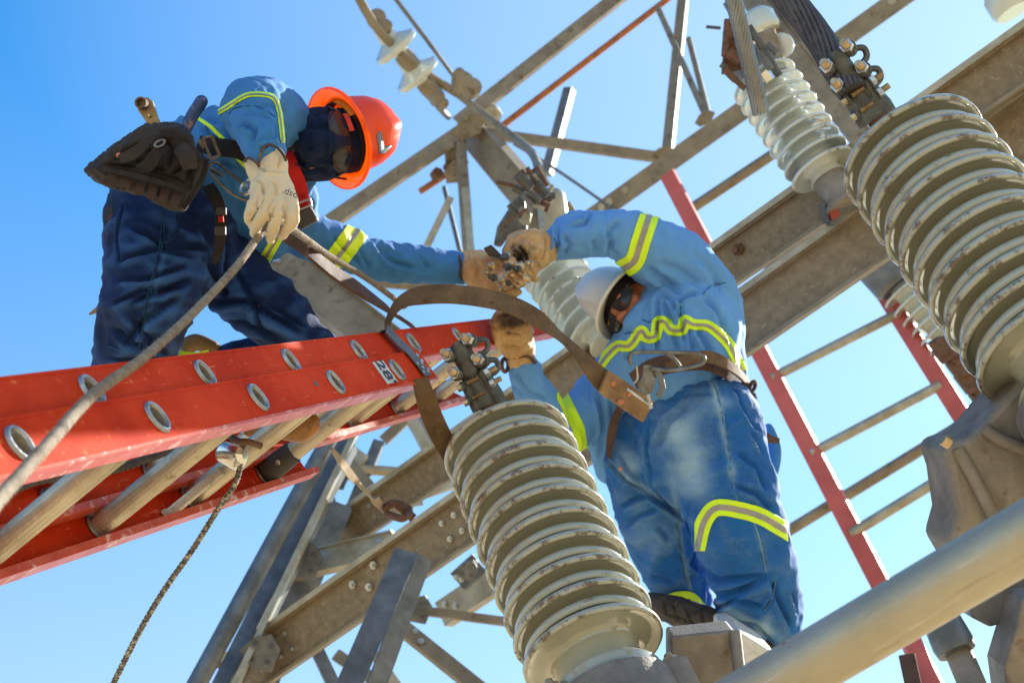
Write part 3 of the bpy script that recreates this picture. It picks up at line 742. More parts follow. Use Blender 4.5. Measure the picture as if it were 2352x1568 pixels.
# size label 28'
lo = face(3.80, .001, .0012)
mb = MB(); mb.box(lo, LR * .030, LQ * .028, n_out * .0006); lab = mb.build('size_label', MT['white_lbl'], LAD, smooth=0)
cu = bpy.data.curves.new('size_text', 'FONT'); cu.body = "28'"; cu.size = .052; cu.extrude = .0005; cu.align_x = 'CENTER'; cu.align_y = 'CENTER'; cu.offset = .0012
to = bpy.data.objects.new('size_text', cu); C.objects.link(to)
# the figures run across the rail: baseline runs down the web
ex = -LQ; ez = n_out; ey = ez.cross(ex)
MM = Matrix((ex, ey, ez)).transposed().to_4x4(); MM.translation = lo + n_out * .0009
to.matrix_world = MM
bpy.context.view_layer.update()
dg = bpy.context.evaluated_depsgraph_get(); me = bpy.data.meshes.new_from_object(to.evaluated_get(dg))
bpy.data.objects.remove(to)
to = bpy.data.objects.new('size_figures', me); C.objects.link(to); me.materials.clear(); me.materials.append(MT['black_ink'])
to.parent = lab; to.matrix_world = MM; bpy.context.view_layer.update()

# second, faded red ladder hung far behind on the right
L2 = thing('hung_ladder', P(1900, 1100, 6.4), 'blurred faded red ladder with grey rungs hanging behind the right-hand side', 'ladder')
ra = [P(1530, 400, 7.0), P(1598, 540, 6.9), P(2035, 1350, 6.2), P(2170, 1640, 6.0)]
d1 = P(1530, 398, 7.6); d2 = P(2165, 1620, 5.9)
e1 = P(1915, 490, 7.1); e2 = P(2330, 1150, 6.2)
ax = (d2 - d1).normalized(); 
for (a, b) in ((d1, d2), (e1, e2)):
    ax = (b - a).normalized(); n = (-FW + ax * FW.dot(ax)).normalized(); u = ax.cross(n)
    if u.dot(RT) < 0: u = -u
    R = Matrix.Rotation(.5, 3, ax); n = R @ n; u = R @ u
    mb = MB(); w = .042
    mb.extrude(a, u, n, b - a, [(-w, 0), (w, 0), (w, -.03), (w - .005, -.03), (w - .005, -.005), (-w + .005, -.005), (-w + .005, -.03), (-w, -.03)])
    mb.build('rail', MT['orange_far'], L2, smooth=0)
def on(a, b, y):       # point on a segment whose sketch height is y
    lo_, hi_ = 0, 1
    for _ in range(40):
        m_ = (lo_ + hi_) / 2
        if proj(a + (b - a) * m_)[1] < y: lo_ = m_
        else: hi_ = m_
    return a + (b - a) * lo_
for ya, yb, mt in ((868, 722, 'galv_light'), (1042, 884, 'galv_light'), (1225, 1080, 'galv_light')):
    a = on(d1, d2, ya); b = on(e1, e2, yb)
    if ya == 1225: b = a + (P(2180, 1090, 6.1) - a) * 1.25
    mb = MB(); mb.tube([a + FW * .02, b + FW * .02], .024, 16); mb.build('rung', MT[mt], L2)
# slim tan members hanging behind the red ladder
for a, b, r, lb in (((1590, 478, 8.0), (1785, 348, 7.9), .030, 'short tan bar reaching from the red ladder to the pale insulator'),
                 ((1800, 1225, 7.6), (2290, 925, 7.2), .030, 'long tan bar crossing behind the red ladder'),
                 ((2330, 1560, 6.2), (2420, 1500, 6.1), .04, 'short pale bar at the bottom right corner')):
    mb = MB(); A_, B_ = P(*a), P(*b); mb.tube([A_, (A_ + B_) / 2, B_], r, 16)
    tag(mb.build('support_bar', MT['galv'], None), lb, 'bar')
# ------------------------------------------------------------------ sculpting helper
def sculpt(mb, voxel, smooth_it=4, name='tmp'):
    """fuse overlapping closed shapes of mb into one skin; returns (verts Nx3 world, faces)"""
    me = bpy.data.meshes.new(name); me.from_pydata([tuple(v) for v in mb.v], [], mb.f)
    bm = bmesh.new(); bm.from_mesh(me); bmesh.ops.recalc_face_normals(bm, faces=bm.faces); bm.to_mesh(me); bm.free()
    o = bpy.data.objects.new(name, me); C.objects.link(o)
    r = o.modifiers.new('r', 'REMESH'); r.mode = 'VOXEL'; r.voxel_size = voxel; r.adaptivity = 0
    if smooth_it:
        s = o.modifiers.new('s', 'SMOOTH'); s.factor = .5; s.iterations = smooth_it
    bpy.context.view_layer.update()
    dg = bpy.context.evaluated_depsgraph_get(); ev = o.evaluated_get(dg)
    out = bpy.data.meshes.new_from_object(ev)
    bpy.data.objects.remove(o)
    return out
def link_mesh(me, name, mat_, parent, smooth=80):
    me.materials.clear(); me.materials.append(mat_)
    if parent: me.transform(parent.matrix_world.inverted())
    else:
        c = sum((v.co for v in me.vertices), Vector()) / max(len(me.vertices), 1)
        me.transform(Matrix.Translation(-c))
    me.shade_smooth()
    if smooth < 80: me.set_sharp_from_angle(angle=math.radians(smooth))
    o = bpy.data.objects.new(name, me); C.objects.link(o)
    if parent: o.parent = parent
    else: o.location = c
    bpy.context.view_layer.update()
    return o

# ------------------------------------------------------------------ terminal clamps
def clamp(stud, rot, sc, label, bar_len=1.0):
    """stud: world point of the stud; all offsets in the units of a local sketch (x right, y down)"""
    t = thing('terminal_clamp', stud, label, 'clamp')
    k = .0001507 * sc; c_, s_ = math.cos(rot), math.sin(rot)
    X = RT * c_ + UP * s_; Y = -UP * c_ + RT * s_; Wd = -FW
    def Q(x, y, w=0): return stud + X * ((x - 1000) * k) + Y * ((y - 1300) * k) + Wd * (w * k)
    ad = (Q(450, 250) - Q(850, 1220)).normalized()          # along the body
    sd = ad.cross(Wd).normalized()                           # to the left
    if sd.dot(X) > 0: sd = -sd
    # stud
    mb = MB(); o = Q(1000, 1420)
    prof = [(0, 150 * k)] + [(h * k, (150 + (6 if i % 2 else -6)) * k) for i, h in enumerate(range(10, 200, 12))] + [(210 * k, 140 * k)]
    mb.lathe(o, ad, prof, 24); mb.build('stud', MT['stud'], t, smooth=25)
    # cast body: two jaws and the bar clamp fused
    mb = MB()
    mb.tube([Q(880, 1260), Q(820, 1130), Q(740, 960), Q(660, 820)], [175 * k, 170 * k, 130 * k, 120 * k], 20, flat=(.75, 1.0), updir=Wd)
    mb.tube([Q(1080, 1230, 10), Q(1010, 1080, 20), Q(900, 880, 20), Q(800, 740, 20)], [120 * k, 120 * k, 95 * k, 85 * k], 16)
    mb.tube([Q(760, 1330, 10), Q(700, 1200, 10), Q(600, 1020, 10), Q(520, 900, 10)], [95 * k, 95 * k, 75 * k, 65 * k], 16)
    for a, b, r in (((880, 760, 30), (790, 790, 30), 85), ((960, 930, 30), (860, 960, 30), 80), ((500, 990, 30), (570, 950, 30), 75), ((600, 1200, 30), (660, 1160, 30), 75)):
        mb.tube([Q(*a), Q(*b)], r * k, 14)
    # upper plate pair with the lug bosses
    mb.tube([Q(440, 330, -30), Q(700, 840, -30)], 165 * k, 20, flat=(.45, 1.0), updir=Wd)
    for a in ((640, 290), (330, 520), (800, 590), (450, 780)):
        mb.tube([Q(a[0] + 60, a[1] + 20, -60), Q(a[0] + 10, a[1], 50)], 88 * k, 16)
    for a in ((560, 430), (420, 480), (640, 640), (530, 720)): mb.tube([Q(a[0], a[1], -50), Q(a[0], a[1], 20)], 100 * k, 14)
    me = sculpt(mb, .0016, 3); link_mesh(me, 'cast_body', MT['clamp'], t)
    # dark gap between the jaws
    for (a, b) in (((600, 920), (745, 850)), ((690, 1140), (840, 1060))):
        A = Q(*a, 105); B = Q(*b, 105); d = (B - A)
        mb = MB(); A2 = A - d * .1; B2 = B + d * .12
        prof = []; L_ = (B2 - A2).length; n = 44
        for i in range(n): prof.append((L_ * i / n, (37 if i % 2 else 31) * k))
        mb.lathe(A2, (B2 - A2), prof, 14); mb.build('cross_bolt', MT['bolt'], t, smooth=20)
    # hexagon heads and nuts of the cross bolts
    cd = (Q(840, 1060) - Q(690, 1140)).normalized()
    for (x, y, r, thr) in ((880, 765, 78, 1), (955, 925, 68, 1), (495, 990, 56, 0), (590, 1205, 56, 0)):
        mb = MB(); d = cd if thr else -cd
        mb.hexa(Q(x, y, 90) - d * 30 * k, d, r * k, 78 * k); o = mb.build('nut', MT['nut' if thr else 'bolt'], t, smooth=0, bevel=.001)
        mb = MB(); mb.lathe(Q(x, y, 90) - d * 46 * k, d, [(0, (r + 26) * k), (18 * k, (r + 26) * k)], 20); mb.build('washer', MT['clamp'], t)
        if thr:
            mb = MB(); prof = [(0, 40 * k)] + [(h * k, (44 if i % 2 else 38) * k) for i, h in enumerate(range(40, 165, 8))] + [(168 * k, 30 * k)]
            mb.lathe(Q(x, y, 90), d, prof, 14); mb.build('cross_bolt', MT['bolt'], t, smooth=20)
    # central bar
    mb = MB(); mb.tube([Q(440, 310, 95), Q(480, 400, 95), Q(650, 760, 95), Q(665, 800, 70)], [70 * k, 108 * k, 112 * k, 90 * k], 20, flat=(.6, 1), updir=Wd)
    mb.build('bar', MT['clamp'], t)
    # four facing bolts with nuts
    bd = (Q(520, 240, 260) - Q(620, 300, 100)).normalized()
    for (x, y) in ((640, 295), (350, 520), (800, 600), (460, 790)):
        o = Q(x, y, 50)
        mb = MB(); mb.lathe(o, bd, [(0, 112 * k), (26 * k, 112 * k), (28 * k, 80 * k)], 24); mb.build('washer', MT['clamp'], t)
        mb = MB(); mb.hexa(o + bd * 28 * k, bd, 98 * k, 88 * k); mb.build('nut', MT['nut'], t, smooth=0, bevel=.0012)
        mb = MB(); prof = [(0, 56 * k)] + [(h * k, (58 if i % 2 else 51) * k) for i, h in enumerate(range(110, 215, 9))] + [(218 * k, 52 * k), (226 * k, 44 * k)]
        mb.lathe(o, bd, prof, 18); mb.build('bolt', MT['bolt'], t, smooth=20)
    # rear lugs seen past the right side
    for (x, y) in ((810, 370), (960, 670)):
        mb = MB(); mb.tube(catmull([Q(x - 60, y - 90, -60), Q(x + 60, y - 80, -70), Q(x + 90, y + 30, -70), Q(x + 20, y + 110, -60), Q(x - 60, y + 120, -50)], 6), 44 * k, 12)
        mb.build('lug', MT['clamp'], t)
    return t, Q
s1 = I1top + ax1 * .03
t1c, Q1 = clamp(P(1136, 938, 3.18), 0, 1.0, 'dark bronze bolted clamp on top of the central insulator, holding no cable')
t2c, Q2 = clamp(P(2030, 279, 2.85), math.radians(7), 1.0, 'dark bronze bolted clamp gripping the black twisted cable above the nearest insulator')

# ------------------------------------------------------------------ cables
def strands(name, path, R, n, rs, twist, mt, label):
    mb = MB(); T = []
    m = len(path)
    x = None
    frames = []
    for i in range(m):
        t = (path[min(i + 1, m - 1)] - path[max(i - 1, 0)]).normalized()
        if x is None: x = t.orthogonal().normalized()
        x = (x - t * x.dot(t)).normalized(); frames.append((x.copy(), t.cross(x)))
    ln = [0]
    for i in range(1, m): ln.append(ln[-1] + (path[i] - path[i - 1]).length)
    for k in range(n):
        pts = []
        for i in range(m):
            a = 2 * math.pi * k / n + twist * ln[i]
            pts.append(path[i] + (frames[i][0] * math.cos(a) + frames[i][1] * math.sin(a)) * (R - rs))
        mb.tube(pts, rs, 6)
    mb.tube(path, R - rs * 1.3, 12)
    return tag(mb.build(name, MT[mt], None, smooth=60), label, 'cable')
strands('black_cable', pxpath([(1770, -60, 2.98), (1800, -15, 2.96), (1850, 45, 2.93), (1893, 105, 2.90), (1925, 160, 2.87), (1960, 212, 2.84)], 16), px(35, 2.9), 17, px(6.6, 2.9), 7.0, 'cable_dark', 'thick black twisted cable coming from the top edge into the upper bolted clamp')
strands('bare_cable', pxpath([(1670, -60, 2.6), (1690, 20, 2.6), (1712, 110, 2.6), (1732, 190, 2.6), (1748, 262, 2.6)], 16), px(20, 2.6), 15, px(4.3, 2.6), 28, 'cable_bright', 'bare shiny aluminium cable hanging down in front of the pale insulator, cut end free')

# switch jaw behind the bare cable (on top of insulator 3)
def rough_cluster(parent, name, items, mt, bevel=.004):
    mb = MB()
    for it in items:
        x0, y0, x1, y1, d, r = it[:6]
        mb.tube([P(x0, y0, d), P((x0 + x1) / 2, (y0 + y1) / 2, d), P(x1, y1, d)], px(r, d), 8, flat=(it[6], 1) if len(it) > 6 else None)
    return mb.build(name, MT[mt], parent, smooth=30)
SW = thing('disconnect_switch', P(1740, 150, 4.5), 'dark corroded switch jaws and linkage on the pale insulator behind the bare cable', 'switch')
mb = MB(); mb.lathe(P(1752, 186, 4.72), ax3, [(-.02, .072), (.06, .078), (.085, .066), (.12, .05), (.14, .02)], 28); mb.build('cap', MT['cast'], SW)
for items, mt, nm in ((((1672, 45, 1665, 130, 4.6, 9), (1668, 85, 1690, 60, 4.6, 12), (1690, 55, 1730, 95, 4.6, 11)), 'stud', 'linkage'),
                   (((1670, 120, 1700, 140, 4.6, 14), (1665, 160, 1690, 185, 4.6, 9), (1690, 185, 1712, 205, 4.6, 7)), 'stud', 'jaw'),
                   (((1655, 148, 1670, 158, 4.6, 7), (1720, 60, 1755, 115, 4.55, 8), (1740, 90, 1790, 175, 4.55, 9)), 'clamp', 'arm'),
                   (((1745, 120, 1770, 160, 4.5, 9), (1762, 100, 1785, 125, 4.5, 8)), 'galv_grey', 'spring'),
                   (((1755, 165, 1770, 185, 4.5, 12),), 'chrome', 'contact'),
                   (((1668, 5, 1690, 42, 4.7, 9), (1655, 65, 1622, 62, 4.8, 4)), 'galv_grey', 'rod')):
    for it in items: rough_cluster(SW, nm, [it], mt)
mb = MB(); mb.extrude(P(1680, 120, 4.62), RT, UP, FW * .03, [(-.02, .05), (.04, .06), (.05, -.05), (-.03, -.07)]); mb.build('jaw', MT['stud'], SW, smooth=0, bevel=.005)
mb = MB(); mb.extrude(P(1765, 160, 4.66), RT, UP, FW * .03, [(-.04, .12), (.02, .14), (.07, -.02), (.03, -.06), (-.03, -.05)]); mb.build('mounting_plate', MT['cast'], SW, smooth=0, bevel=.006)
mb = MB(); mb.lathe(P(1798, 105, 4.7), cv(-.5, -.2, -.8), [(0, .04), (.012, .042), (.02, .03), (.024, .0)], 24); mb.build('disc', MT['porcelain_far'], SW)

# second switch hardware above the gloves
S2 = thing('switch_jaw', P(1225, 440, 5.6), 'dark clustered switch hardware with hanging arm above the two pairs of gloves', 'switch')
for x0, y0, x1, y1, d, r, mt, nm in (
    (1190, 398, 1260, 470, 5.5, 17, 'stud', 'casting'), (1205, 420, 1240, 400, 5.45, 11, 'clamp', 'jaw'), (1230, 385, 1255, 430, 5.5, 12, 'stud', 'jaw'),
    (1180, 430, 1205, 445, 5.4, 9, 'clamp', 'arm'), (1212, 455, 1262, 478, 5.4, 12, 'stud', 'casting'), (1198, 405, 1222, 432, 5.36, 10, 'clamp', 'casting'), (1215, 440, 1240, 462, 5.34, 9, 'clamp', 'casting'), (1235, 415, 1258, 450, 5.36, 8, 'clamp', 'jaw'), (1185, 415, 1200, 400, 5.4, 6, 'clamp', 'jaw'), (1210, 385, 1222, 405, 5.4, 6, 'stud', 'pin'), (1225, 470, 1250, 480, 5.36, 5, 'galv_light', 'contact_finger'), (1168, 470, 1195, 500, 5.4, 7, 'clamp', 'arm'), (1150, 520, 1210, 480, 5.36, 3, 'stud', 'rod'), (1140, 418, 1185, 428, 5.6, 5, 'stud', 'pin'),
    (1225, 400, 1252, 432, 5.38, 4, 'galv_light', 'contact_finger'), (1215, 392, 1213, 425, 5.4, 3, 'galv_light', 'contact_finger'), (1262, 440, 1270, 425, 5.4, 5, 'galv_light', 'contact_finger'),
    (1240, 450, 1275, 450, 5.45, 8, 'clamp', 'bolt'), (1200, 445, 1225, 470, 5.35, 9, 'galv_grey', 'arm')):
    rough_cluster(S2, nm, [(x0, y0, x1, y1, d, r)], mt)
mb = MB(); mb.extrude(P(1170, 520, 5.5), RT, UP, FW * .03, [(px(a - 1170, 5.5), px(520 - b, 5.5)) for a, b in ((1205, 440), (1212, 530), (1190, 545), (1165, 548), (1150, 568), (1133, 563), (1142, 520), (1180, 460))])
mb.build('arm_plate', MT['clamp'], S2, smooth=0, bevel=.008)
mb = MB(); mb.extrude(P(1208, 495, 5.42), RT, UP, FW * .03, [(px(a - 1208, 5.42), px(495 - b, 5.42)) for a, b in ((1200, 470), (1222, 490), (1218, 512), (1206, 520), (1190, 505), (1180, 492))])
mb.build('pad', MT['galv_light'], S2, smooth=0, bevel=.008)
mb = MB(); mb.lathe(P(1268, 470, 5.75), (P(1262, 410, 5.75) - P(1270, 500, 5.75)), [(-.10, .055), (-.09, .062), (-.0, .060), (.04, .055), (.06, .04), (.07, .01)], 32); mb.build('housing', MT['galv_light'], S2)
mb = MB(); mb.extrude(P(1240, 505, 5.8), RT, UP, FW * .05, [(px(a - 1240, 5.8), px(505 - b, 5.8)) for a, b in ((1222, 478), (1262, 470), (1285, 500), (1278, 545), (1215, 548), (1212, 520))]); mb.build('housing_foot', MT['galv'], S2, smooth=0, bevel=.01)
mb = MB(); mb.extrude(P(1310, 490, 5.9), RT, UP, FW * .03, [(-.10, .04), (.0, .05), (.03, .0), (.10, -.02), (.08, -.07), (-.08, -.09)]); mb.build('bracket', MT['galv'], S2, smooth=0, bevel=.005)

# ------------------------------------------------------------------ foreground bus pipe
A = P(1560, 1700, 1.80); B = P(2480, 1158, 1.62)
dirp = (B - A).normalized(); dy_ = dirp.orthogonal().normalized(); streaks(MT['pipe'], ((dirp, 4.0), (dy_, 70.0), (dirp.cross(dy_), 70.0)), ((.58, .70, (0.24, 0.19, 0.13), .6), (.40, .30, (0.62, 0.60, 0.54), .5)))
mb = MB(); mb.tube([A - dirp * .3, A, (A + B) / 2, B, B + dirp * .3], .0385, 48)
tag(mb.build('bus_pipe', MT['pipe'], None), 'thick cream aluminium pipe slanting across the bottom right corner, nearest of all', 'pipe')

# equipment in the lower right corner
E1 = thing('breaker_housing', P(2350, 1450, 3.2), 'dark steel bracket and pipe support under the cream pipe at bottom right', 'bracket')
mb = MB(); d = 3.1
mb.extrude(P(2290, 1400, d), RT, UP, FW * .12, [(px(a - 2290, d), px(1400 - b, d)) for a, b in ((2225, 1385), (2360, 1310), (2420, 1330), (2420, 1430), (2350, 1418), (2275, 1440), (2232, 1418))])
mb.build('plate', MT['galv_grey'], E1, smooth=0, bevel=.006)
mb = MB(); d = 3.0
mb.extrude(P(2360, 1520, d), RT, UP, FW * .12, [(px(a - 2360, d), px(1520 - b, d)) for a, b in ((2352, 1370), (2420, 1360), (2420, 1640), (2320, 1620), (2308, 1530), (2335, 1440))])
mb.build('plate', MT['cast'], E1, smooth=0, bevel=.008)
mb = MB(); mb.tube([P(2190, 1470, 3.1), P(2262, 1640, 2.95)], px(32, 3), 24); mb.build('pipe_leg', MT['cast'], E1)
mb = MB(); mb.lathe(P(2165, 1430, 3.1), (P(2200, 1500, 3.06) - P(2165, 1430, 3.1)), [(0, px(44, 3.1)), (.05, px(48, 3.1)), (.07, px(44, 3.1)), (.072, px(30, 3))], 28); mb.build('collar', MT['galv_grey'], E1)
# faded red ladder foot below the pipe
F2 = thing('red_post', P(2120, 1520, 4.2), 'dark red steel post with slotted plate below the cream pipe', 'post')
m = member((2080, 1430, 4.3), (2165, 1640, 4.1), 44, 'angle', 20); m.build('post', MT['orange_far'], F2, smooth=0)
m = member((2082, 1500, 4.15), (2112, 1640, 4.05), 38, 'flat', 0); m.build('slotted_plate', MT['leather_dark'], F2, smooth=0, bevel=.004)
# cover beside the boot; its sun glare is put into the pale colour
mb = MB(); d = 3.6
mb.extrude(P(1740, 1500, d), RT, UP, FW * .25, [(px(a - 1740, d), px(1500 - b, d)) for a, b in ((1670, 1450), (1700, 1448), (1782, 1500), (1800, 1560), (1700, 1600), (1670, 1520))])
tag(mb.build('sunlit_cover', MT['white_lbl'], None, smooth=0, bevel=.008), 'metal cover with sunlight painted pale on it beside the boot, above the cream pipe', 'cover')

# ------------------------------------------------------------------ ropes
def rope(name, pts, R, mt, label, twist=180, n=3, fuzz=0, cat='rope', res=14):
    path = pxpath(pts, res); 
    # resample evenly
    L_ = [0]
    for i in range(1, len(path)): L_.append(L_[-1] + (path[i] - path[i - 1]).length)
    m = int(L_[-1] / (R * .55)); q = []
    j = 0
    for i in range(m + 1):
        s = L_[-1] * i / m
        while j < len(L_) - 2 and L_[j + 1] < s: j += 1
        f = (s - L_[j]) / max(L_[j + 1] - L_[j], 1e-9); q.append(path[j].lerp(path[j + 1], f))
    mb = MB(); x = None; fr = []
    for i in range(len(q)):
        t = (q[min(i + 1, len(q) - 1)] - q[max(i - 1, 0)]).normalized()
        if x is None: x = t.orthogonal().normalized()
        x = (x - t * x.dot(t)).normalized(); fr.append((x.copy(), t.cross(x)))
    step = L_[-1] / m
    for sgn, cnt in ((1, n),):
        for k in range(cnt):
            pp = []
            for i in range(len(q)):
                a = 2 * math.pi * k / cnt + twist * step * i
                pp.append(q[i] + (fr[i][0] * math.cos(a) + fr[i][1] * math.sin(a)) * R * .60)
            mb.tube(pp, R * .46, 8)
    if fuzz:
        rnd = random.Random(5)
        for _ in range(fuzz):
            i = rnd.randrange(len(q)); a = rnd.random() * 6.28
            o = q[i] + (fr[i][0] * math.cos(a) + fr[i][1] * math.sin(a)) * R * .9
            d = ((fr[i][0] * math.cos(a) + fr[i][1] * math.sin(a)) + Vector((rnd.uniform(-1, 1), rnd.uniform(-1, 1), rnd.uniform(-1, 1))) * .8).normalized()
            ln = R * rnd.uniform(.25, .9); s = d.orthogonal().normalized() * R * .03
            n0 = len(mb.v); mb.v += [o - s, o + s, o + d * ln]; mb.f.append((n0, n0 + 1, n0 + 2))
    return tag(mb.build(name, MT[mt], None, smooth=60, recalc=not fuzz), label, cat)
MT['rope'] = mat('worn_braided_rope', (0.29, 0.24, 0.18), (0.16, 0.13, 0.10), 40, 0.9, 0, 0.8, 500)
MT['rope_dark'] = mat('dark_braided_cord', (0.20, 0.18, 0.13), (0.04, 0.035, 0.03), 110, 0.7, 0, 0.6, 500, spots=(0.52, 0.47, 0.33), spot_amt=.5, spot_scale=140)
MT['rope_black'] = mat('black_cord', (0.045, 0.04, 0.04), (0.10, 0.085, 0.06), 60, 0.8, 0, 0.6, 500)
rope('hand_line', [(-40, 1190, 1.30), (20, 1120, 1.42), (110, 1020, 1.60), (215, 905, 1.86), (330, 821, 2.15), (440, 722, 2.45), (540, 616, 2.72), (600, 536, 2.9), (640, 508, 3.0), (690, 540, 3.15), (760, 590, 3.45), (850, 645, 3.62), (930, 705, 3.8)], .0078, 'rope',
     'thick worn grey-brown rope running from the left edge through the upper glove', fuzz=4200, n=3, twist=210)
rope('thin_cord', [(553, 1062, 2.50), (540, 1110, 2.49), (500, 1170, 2.48), (440, 1265, 2.47), (380, 1350, 2.45), (320, 1450, 2.43), (250, 1590, 2.40)], .0056, 'rope_dark', 'thin speckled cord hanging from the steel pulley down to the bottom edge', twist=420)
rope('ladder_cord', [(20, 1128, 2.2), (90, 1102, 2.3), (160, 1095, 2.36), (260, 1078, 2.45), (340, 1052, 2.55), (400, 1030, 2.62), (480, 990, 2.7)], .008, 'rope_black', 'black cord lying across the ladder rungs at the left', twist=300)
# pulley
PU = thing('pulley', P(540, 1040, 2.5), 'small shiny steel pulley hooked on the rung, cord hanging from it', 'pulley')
pa = cv(.86, -.35, -.35).normalized()
mb = MB(); mb.lathe(P(520, 1040, 2.52), pa, [(-.012, .0), (-.012, .016), (-.009, .019), (.030, .021), (.033, .019), (.034, .0)], 32); mb.build('sheave_housing', MT['chrome'], PU, smooth=40)
mb = MB(); mb.strip([P(560, 1020, 2.47), P(548, 1042, 2.46), P(555, 1064, 2.47)], .006, -FW, .002); mb.build('side_plate', MT['chrome'], PU, smooth=0)
mb = MB(); mb.tube(pxpath([(528, 1000, 2.5), (545, 1012, 2.47), (575, 1016, 2.46), (600, 1024, 2.47)], 5), .006, 10); mb.build('hook', MT['stud'], PU)
mb = MB(); mb.lathe(P(545, 1062, 2.47), -FW, [(-.002, .006), (.002, .006), (.004, .003)], 12); mb.build('pin', MT['nut'], PU)

# ------------------------------------------------------------------ straps
def band(pts, n=8):
    """pts: (x,y,d,halfwidth px, (nx,ny,nz)) -> (path, widths, normals)"""
    path, w, a, b, c_ = catmull([P(*p[:3]) for p in pts], n, [[px(p[3], p[2]) for p in pts], [p[4][0] for p in pts], [p[4][1] for p in pts], [p[4][2] for p in pts]])
    return path, w, [cv(i, j, k) for i, j, k in zip(a, b, c_)]
STR = thing('positioning_strap', P(1090, 690, 3.5), 'long brown leather positioning strap looped from the belt hook over the orange ladder', 'strap')
pth = band([(1478, 938, 3.72, 27, (0, .2, -1)), (1430, 905, 3.68, 28, (0, .3, -1)), (1380, 870, 3.64, 27, (.1, .4, -1)), (1335, 820, 3.60, 22, (.5, .5, -.7)), (1290, 775, 3.56, 21, (.3, .8, -.6)), (1240, 735, 3.52, 24, (.1, .6, -.9)), (1180, 703, 3.48, 25, (0, .5, -.9)),
            (1110, 684, 3.42, 25, (0, .4, -.9)), (1030, 675, 3.36, 25, (0, .4, -.9)), (960, 680, 3.32, 24, (0, .5, -.9)), (915, 700, 3.30, 20, (-.3, .8, -.6)), (893, 735, 3.30, 14, (-.8, .5, -.5)), (890, 765, 3.28, 10, (-1, .2, -.3))])
mb = MB(); mb.strip(pth[0], pth[1], pth[2], .005); mb.build('strap', MT['leather'], STR, smooth=45, bevel=.0008)
pth2 = band([(965, 868, 3.10, 18, (.2, .1, -1)), (975, 905, 3.10, 22, (.1, .1, -1)), (992, 955, 3.12, 24, (0, .1, -1)), (1018, 1010, 3.16, 24, (0, .1, -1)), (1050, 1062, 3.22, 23, (0, .2, -1)), (1085, 1100, 3.32, 22, (0, .3, -1))])
mb = MB(); mb.strip(pth2[0], pth2[1], pth2[2], .005); mb.build('strap', MT['leather'], STR, smooth=45, bevel=.0008)
def eyelet(x, y, d, r=.0045, parent=STR):
    mb = MB(); mb.ring(P(x, y, d), RT, UP * .7, r, .0016, 16, 6); mb.lathe(P(x, y, d), -FW, [(-.001, r), (.0008, r * .9)], 12); mb.build('strap_hole', MT['stud'], parent)
for x, y, d in ((978, 690, 3.325), (1060, 688, 3.36), (1130, 695, 3.42), (1215, 722, 3.48), (1300, 792, 3.54), (987, 935, 3.08), (1008, 990, 3.12), (1032, 1035, 3.16)): eyelet(x, y, d - .012)
# riveted end patch
pp = band([(1488, 945, 3.700, 27, (0, .2, -1)), (1440, 912, 3.668, 28, (0, .3, -1)), (1385, 874, 3.630, 28, (.1, .4, -1))])
mb = MB(); mb.strip(pp[0], pp[1], pp[2], .012); pe = mb.build('end_patch', MT['leather_old'], STR, smooth=45, bevel=.001)
for x, y in ((1408, 880), (1392, 905), (1447, 902), (1425, 922)):
    mb = MB(); mb.lathe(P(x, y, 3.638), -FW + UP * .3, [(-.002, .009), (.002, .008), (.005, .003)], 16); mb.build('rivet', MT['copper'], pe)
# hook (snap) resting at the belt
HK = thing('snap_hook', P(1500, 850, 3.7), 'oxidised steel snap hook joining the leather strap to the belt of the standing man', 'hook')
d = 3.62
def qp(pts): return [P(a, b, d) for a, b in pts]
mb = MB()
mb.tube(catmull(qp([(1452, 838), (1446, 826), (1450, 813), (1466, 808), (1500, 808), (1560, 809), (1600, 812), (1618, 822), (1612, 836)]), 6), [.0055] * 49, 12)
mb.tube(catmull(qp([(1612, 836), (1590, 842), (1560, 848), (1525, 850), (1495, 846)]), 6), .0055, 12)
mb.tube(catmull(qp([(1532, 812), (1548, 824), (1562, 842)]), 6), .0055, 12)
mb.build('hook_body', MT['steel_dark'], HK)
mb = MB(); mb.extrude(P(1485, 862, 3.62), RT, UP, FW * .012, [(px(a - 1485, d), px(862 - b, d)) for a, b in ((1478, 838), (1497, 838), (1500, 858), (1508, 872), (1500, 900), (1482, 908), (1466, 892), (1462, 880), (1474, 868))])
mb.build('gate', MT['steel_dark'], HK, smooth=0, bevel=.003)
mb = MB(); mb.strip(qp([(1508, 852), (1518, 868), (1522, 890), (1512, 912)]), .008, -FW, .005); mb.build('tongue', MT['galv_grey'], HK, smooth=0, bevel=.001)
mb = MB(); mb.tube(catmull(qp([(1462, 840), (1464, 868), (1456, 880)]), 5), .003, 8); mb.build('spring', MT['nut'], HK)
mb = MB(); mb.tube([P(1440, 893, 3.63), P(1492, 928, 3.63)], .004, 8); mb.tube([P(1488, 905, 3.62), P(1496, 938, 3.62)], .005, 8); mb.build('bar', MT['nut'], HK)
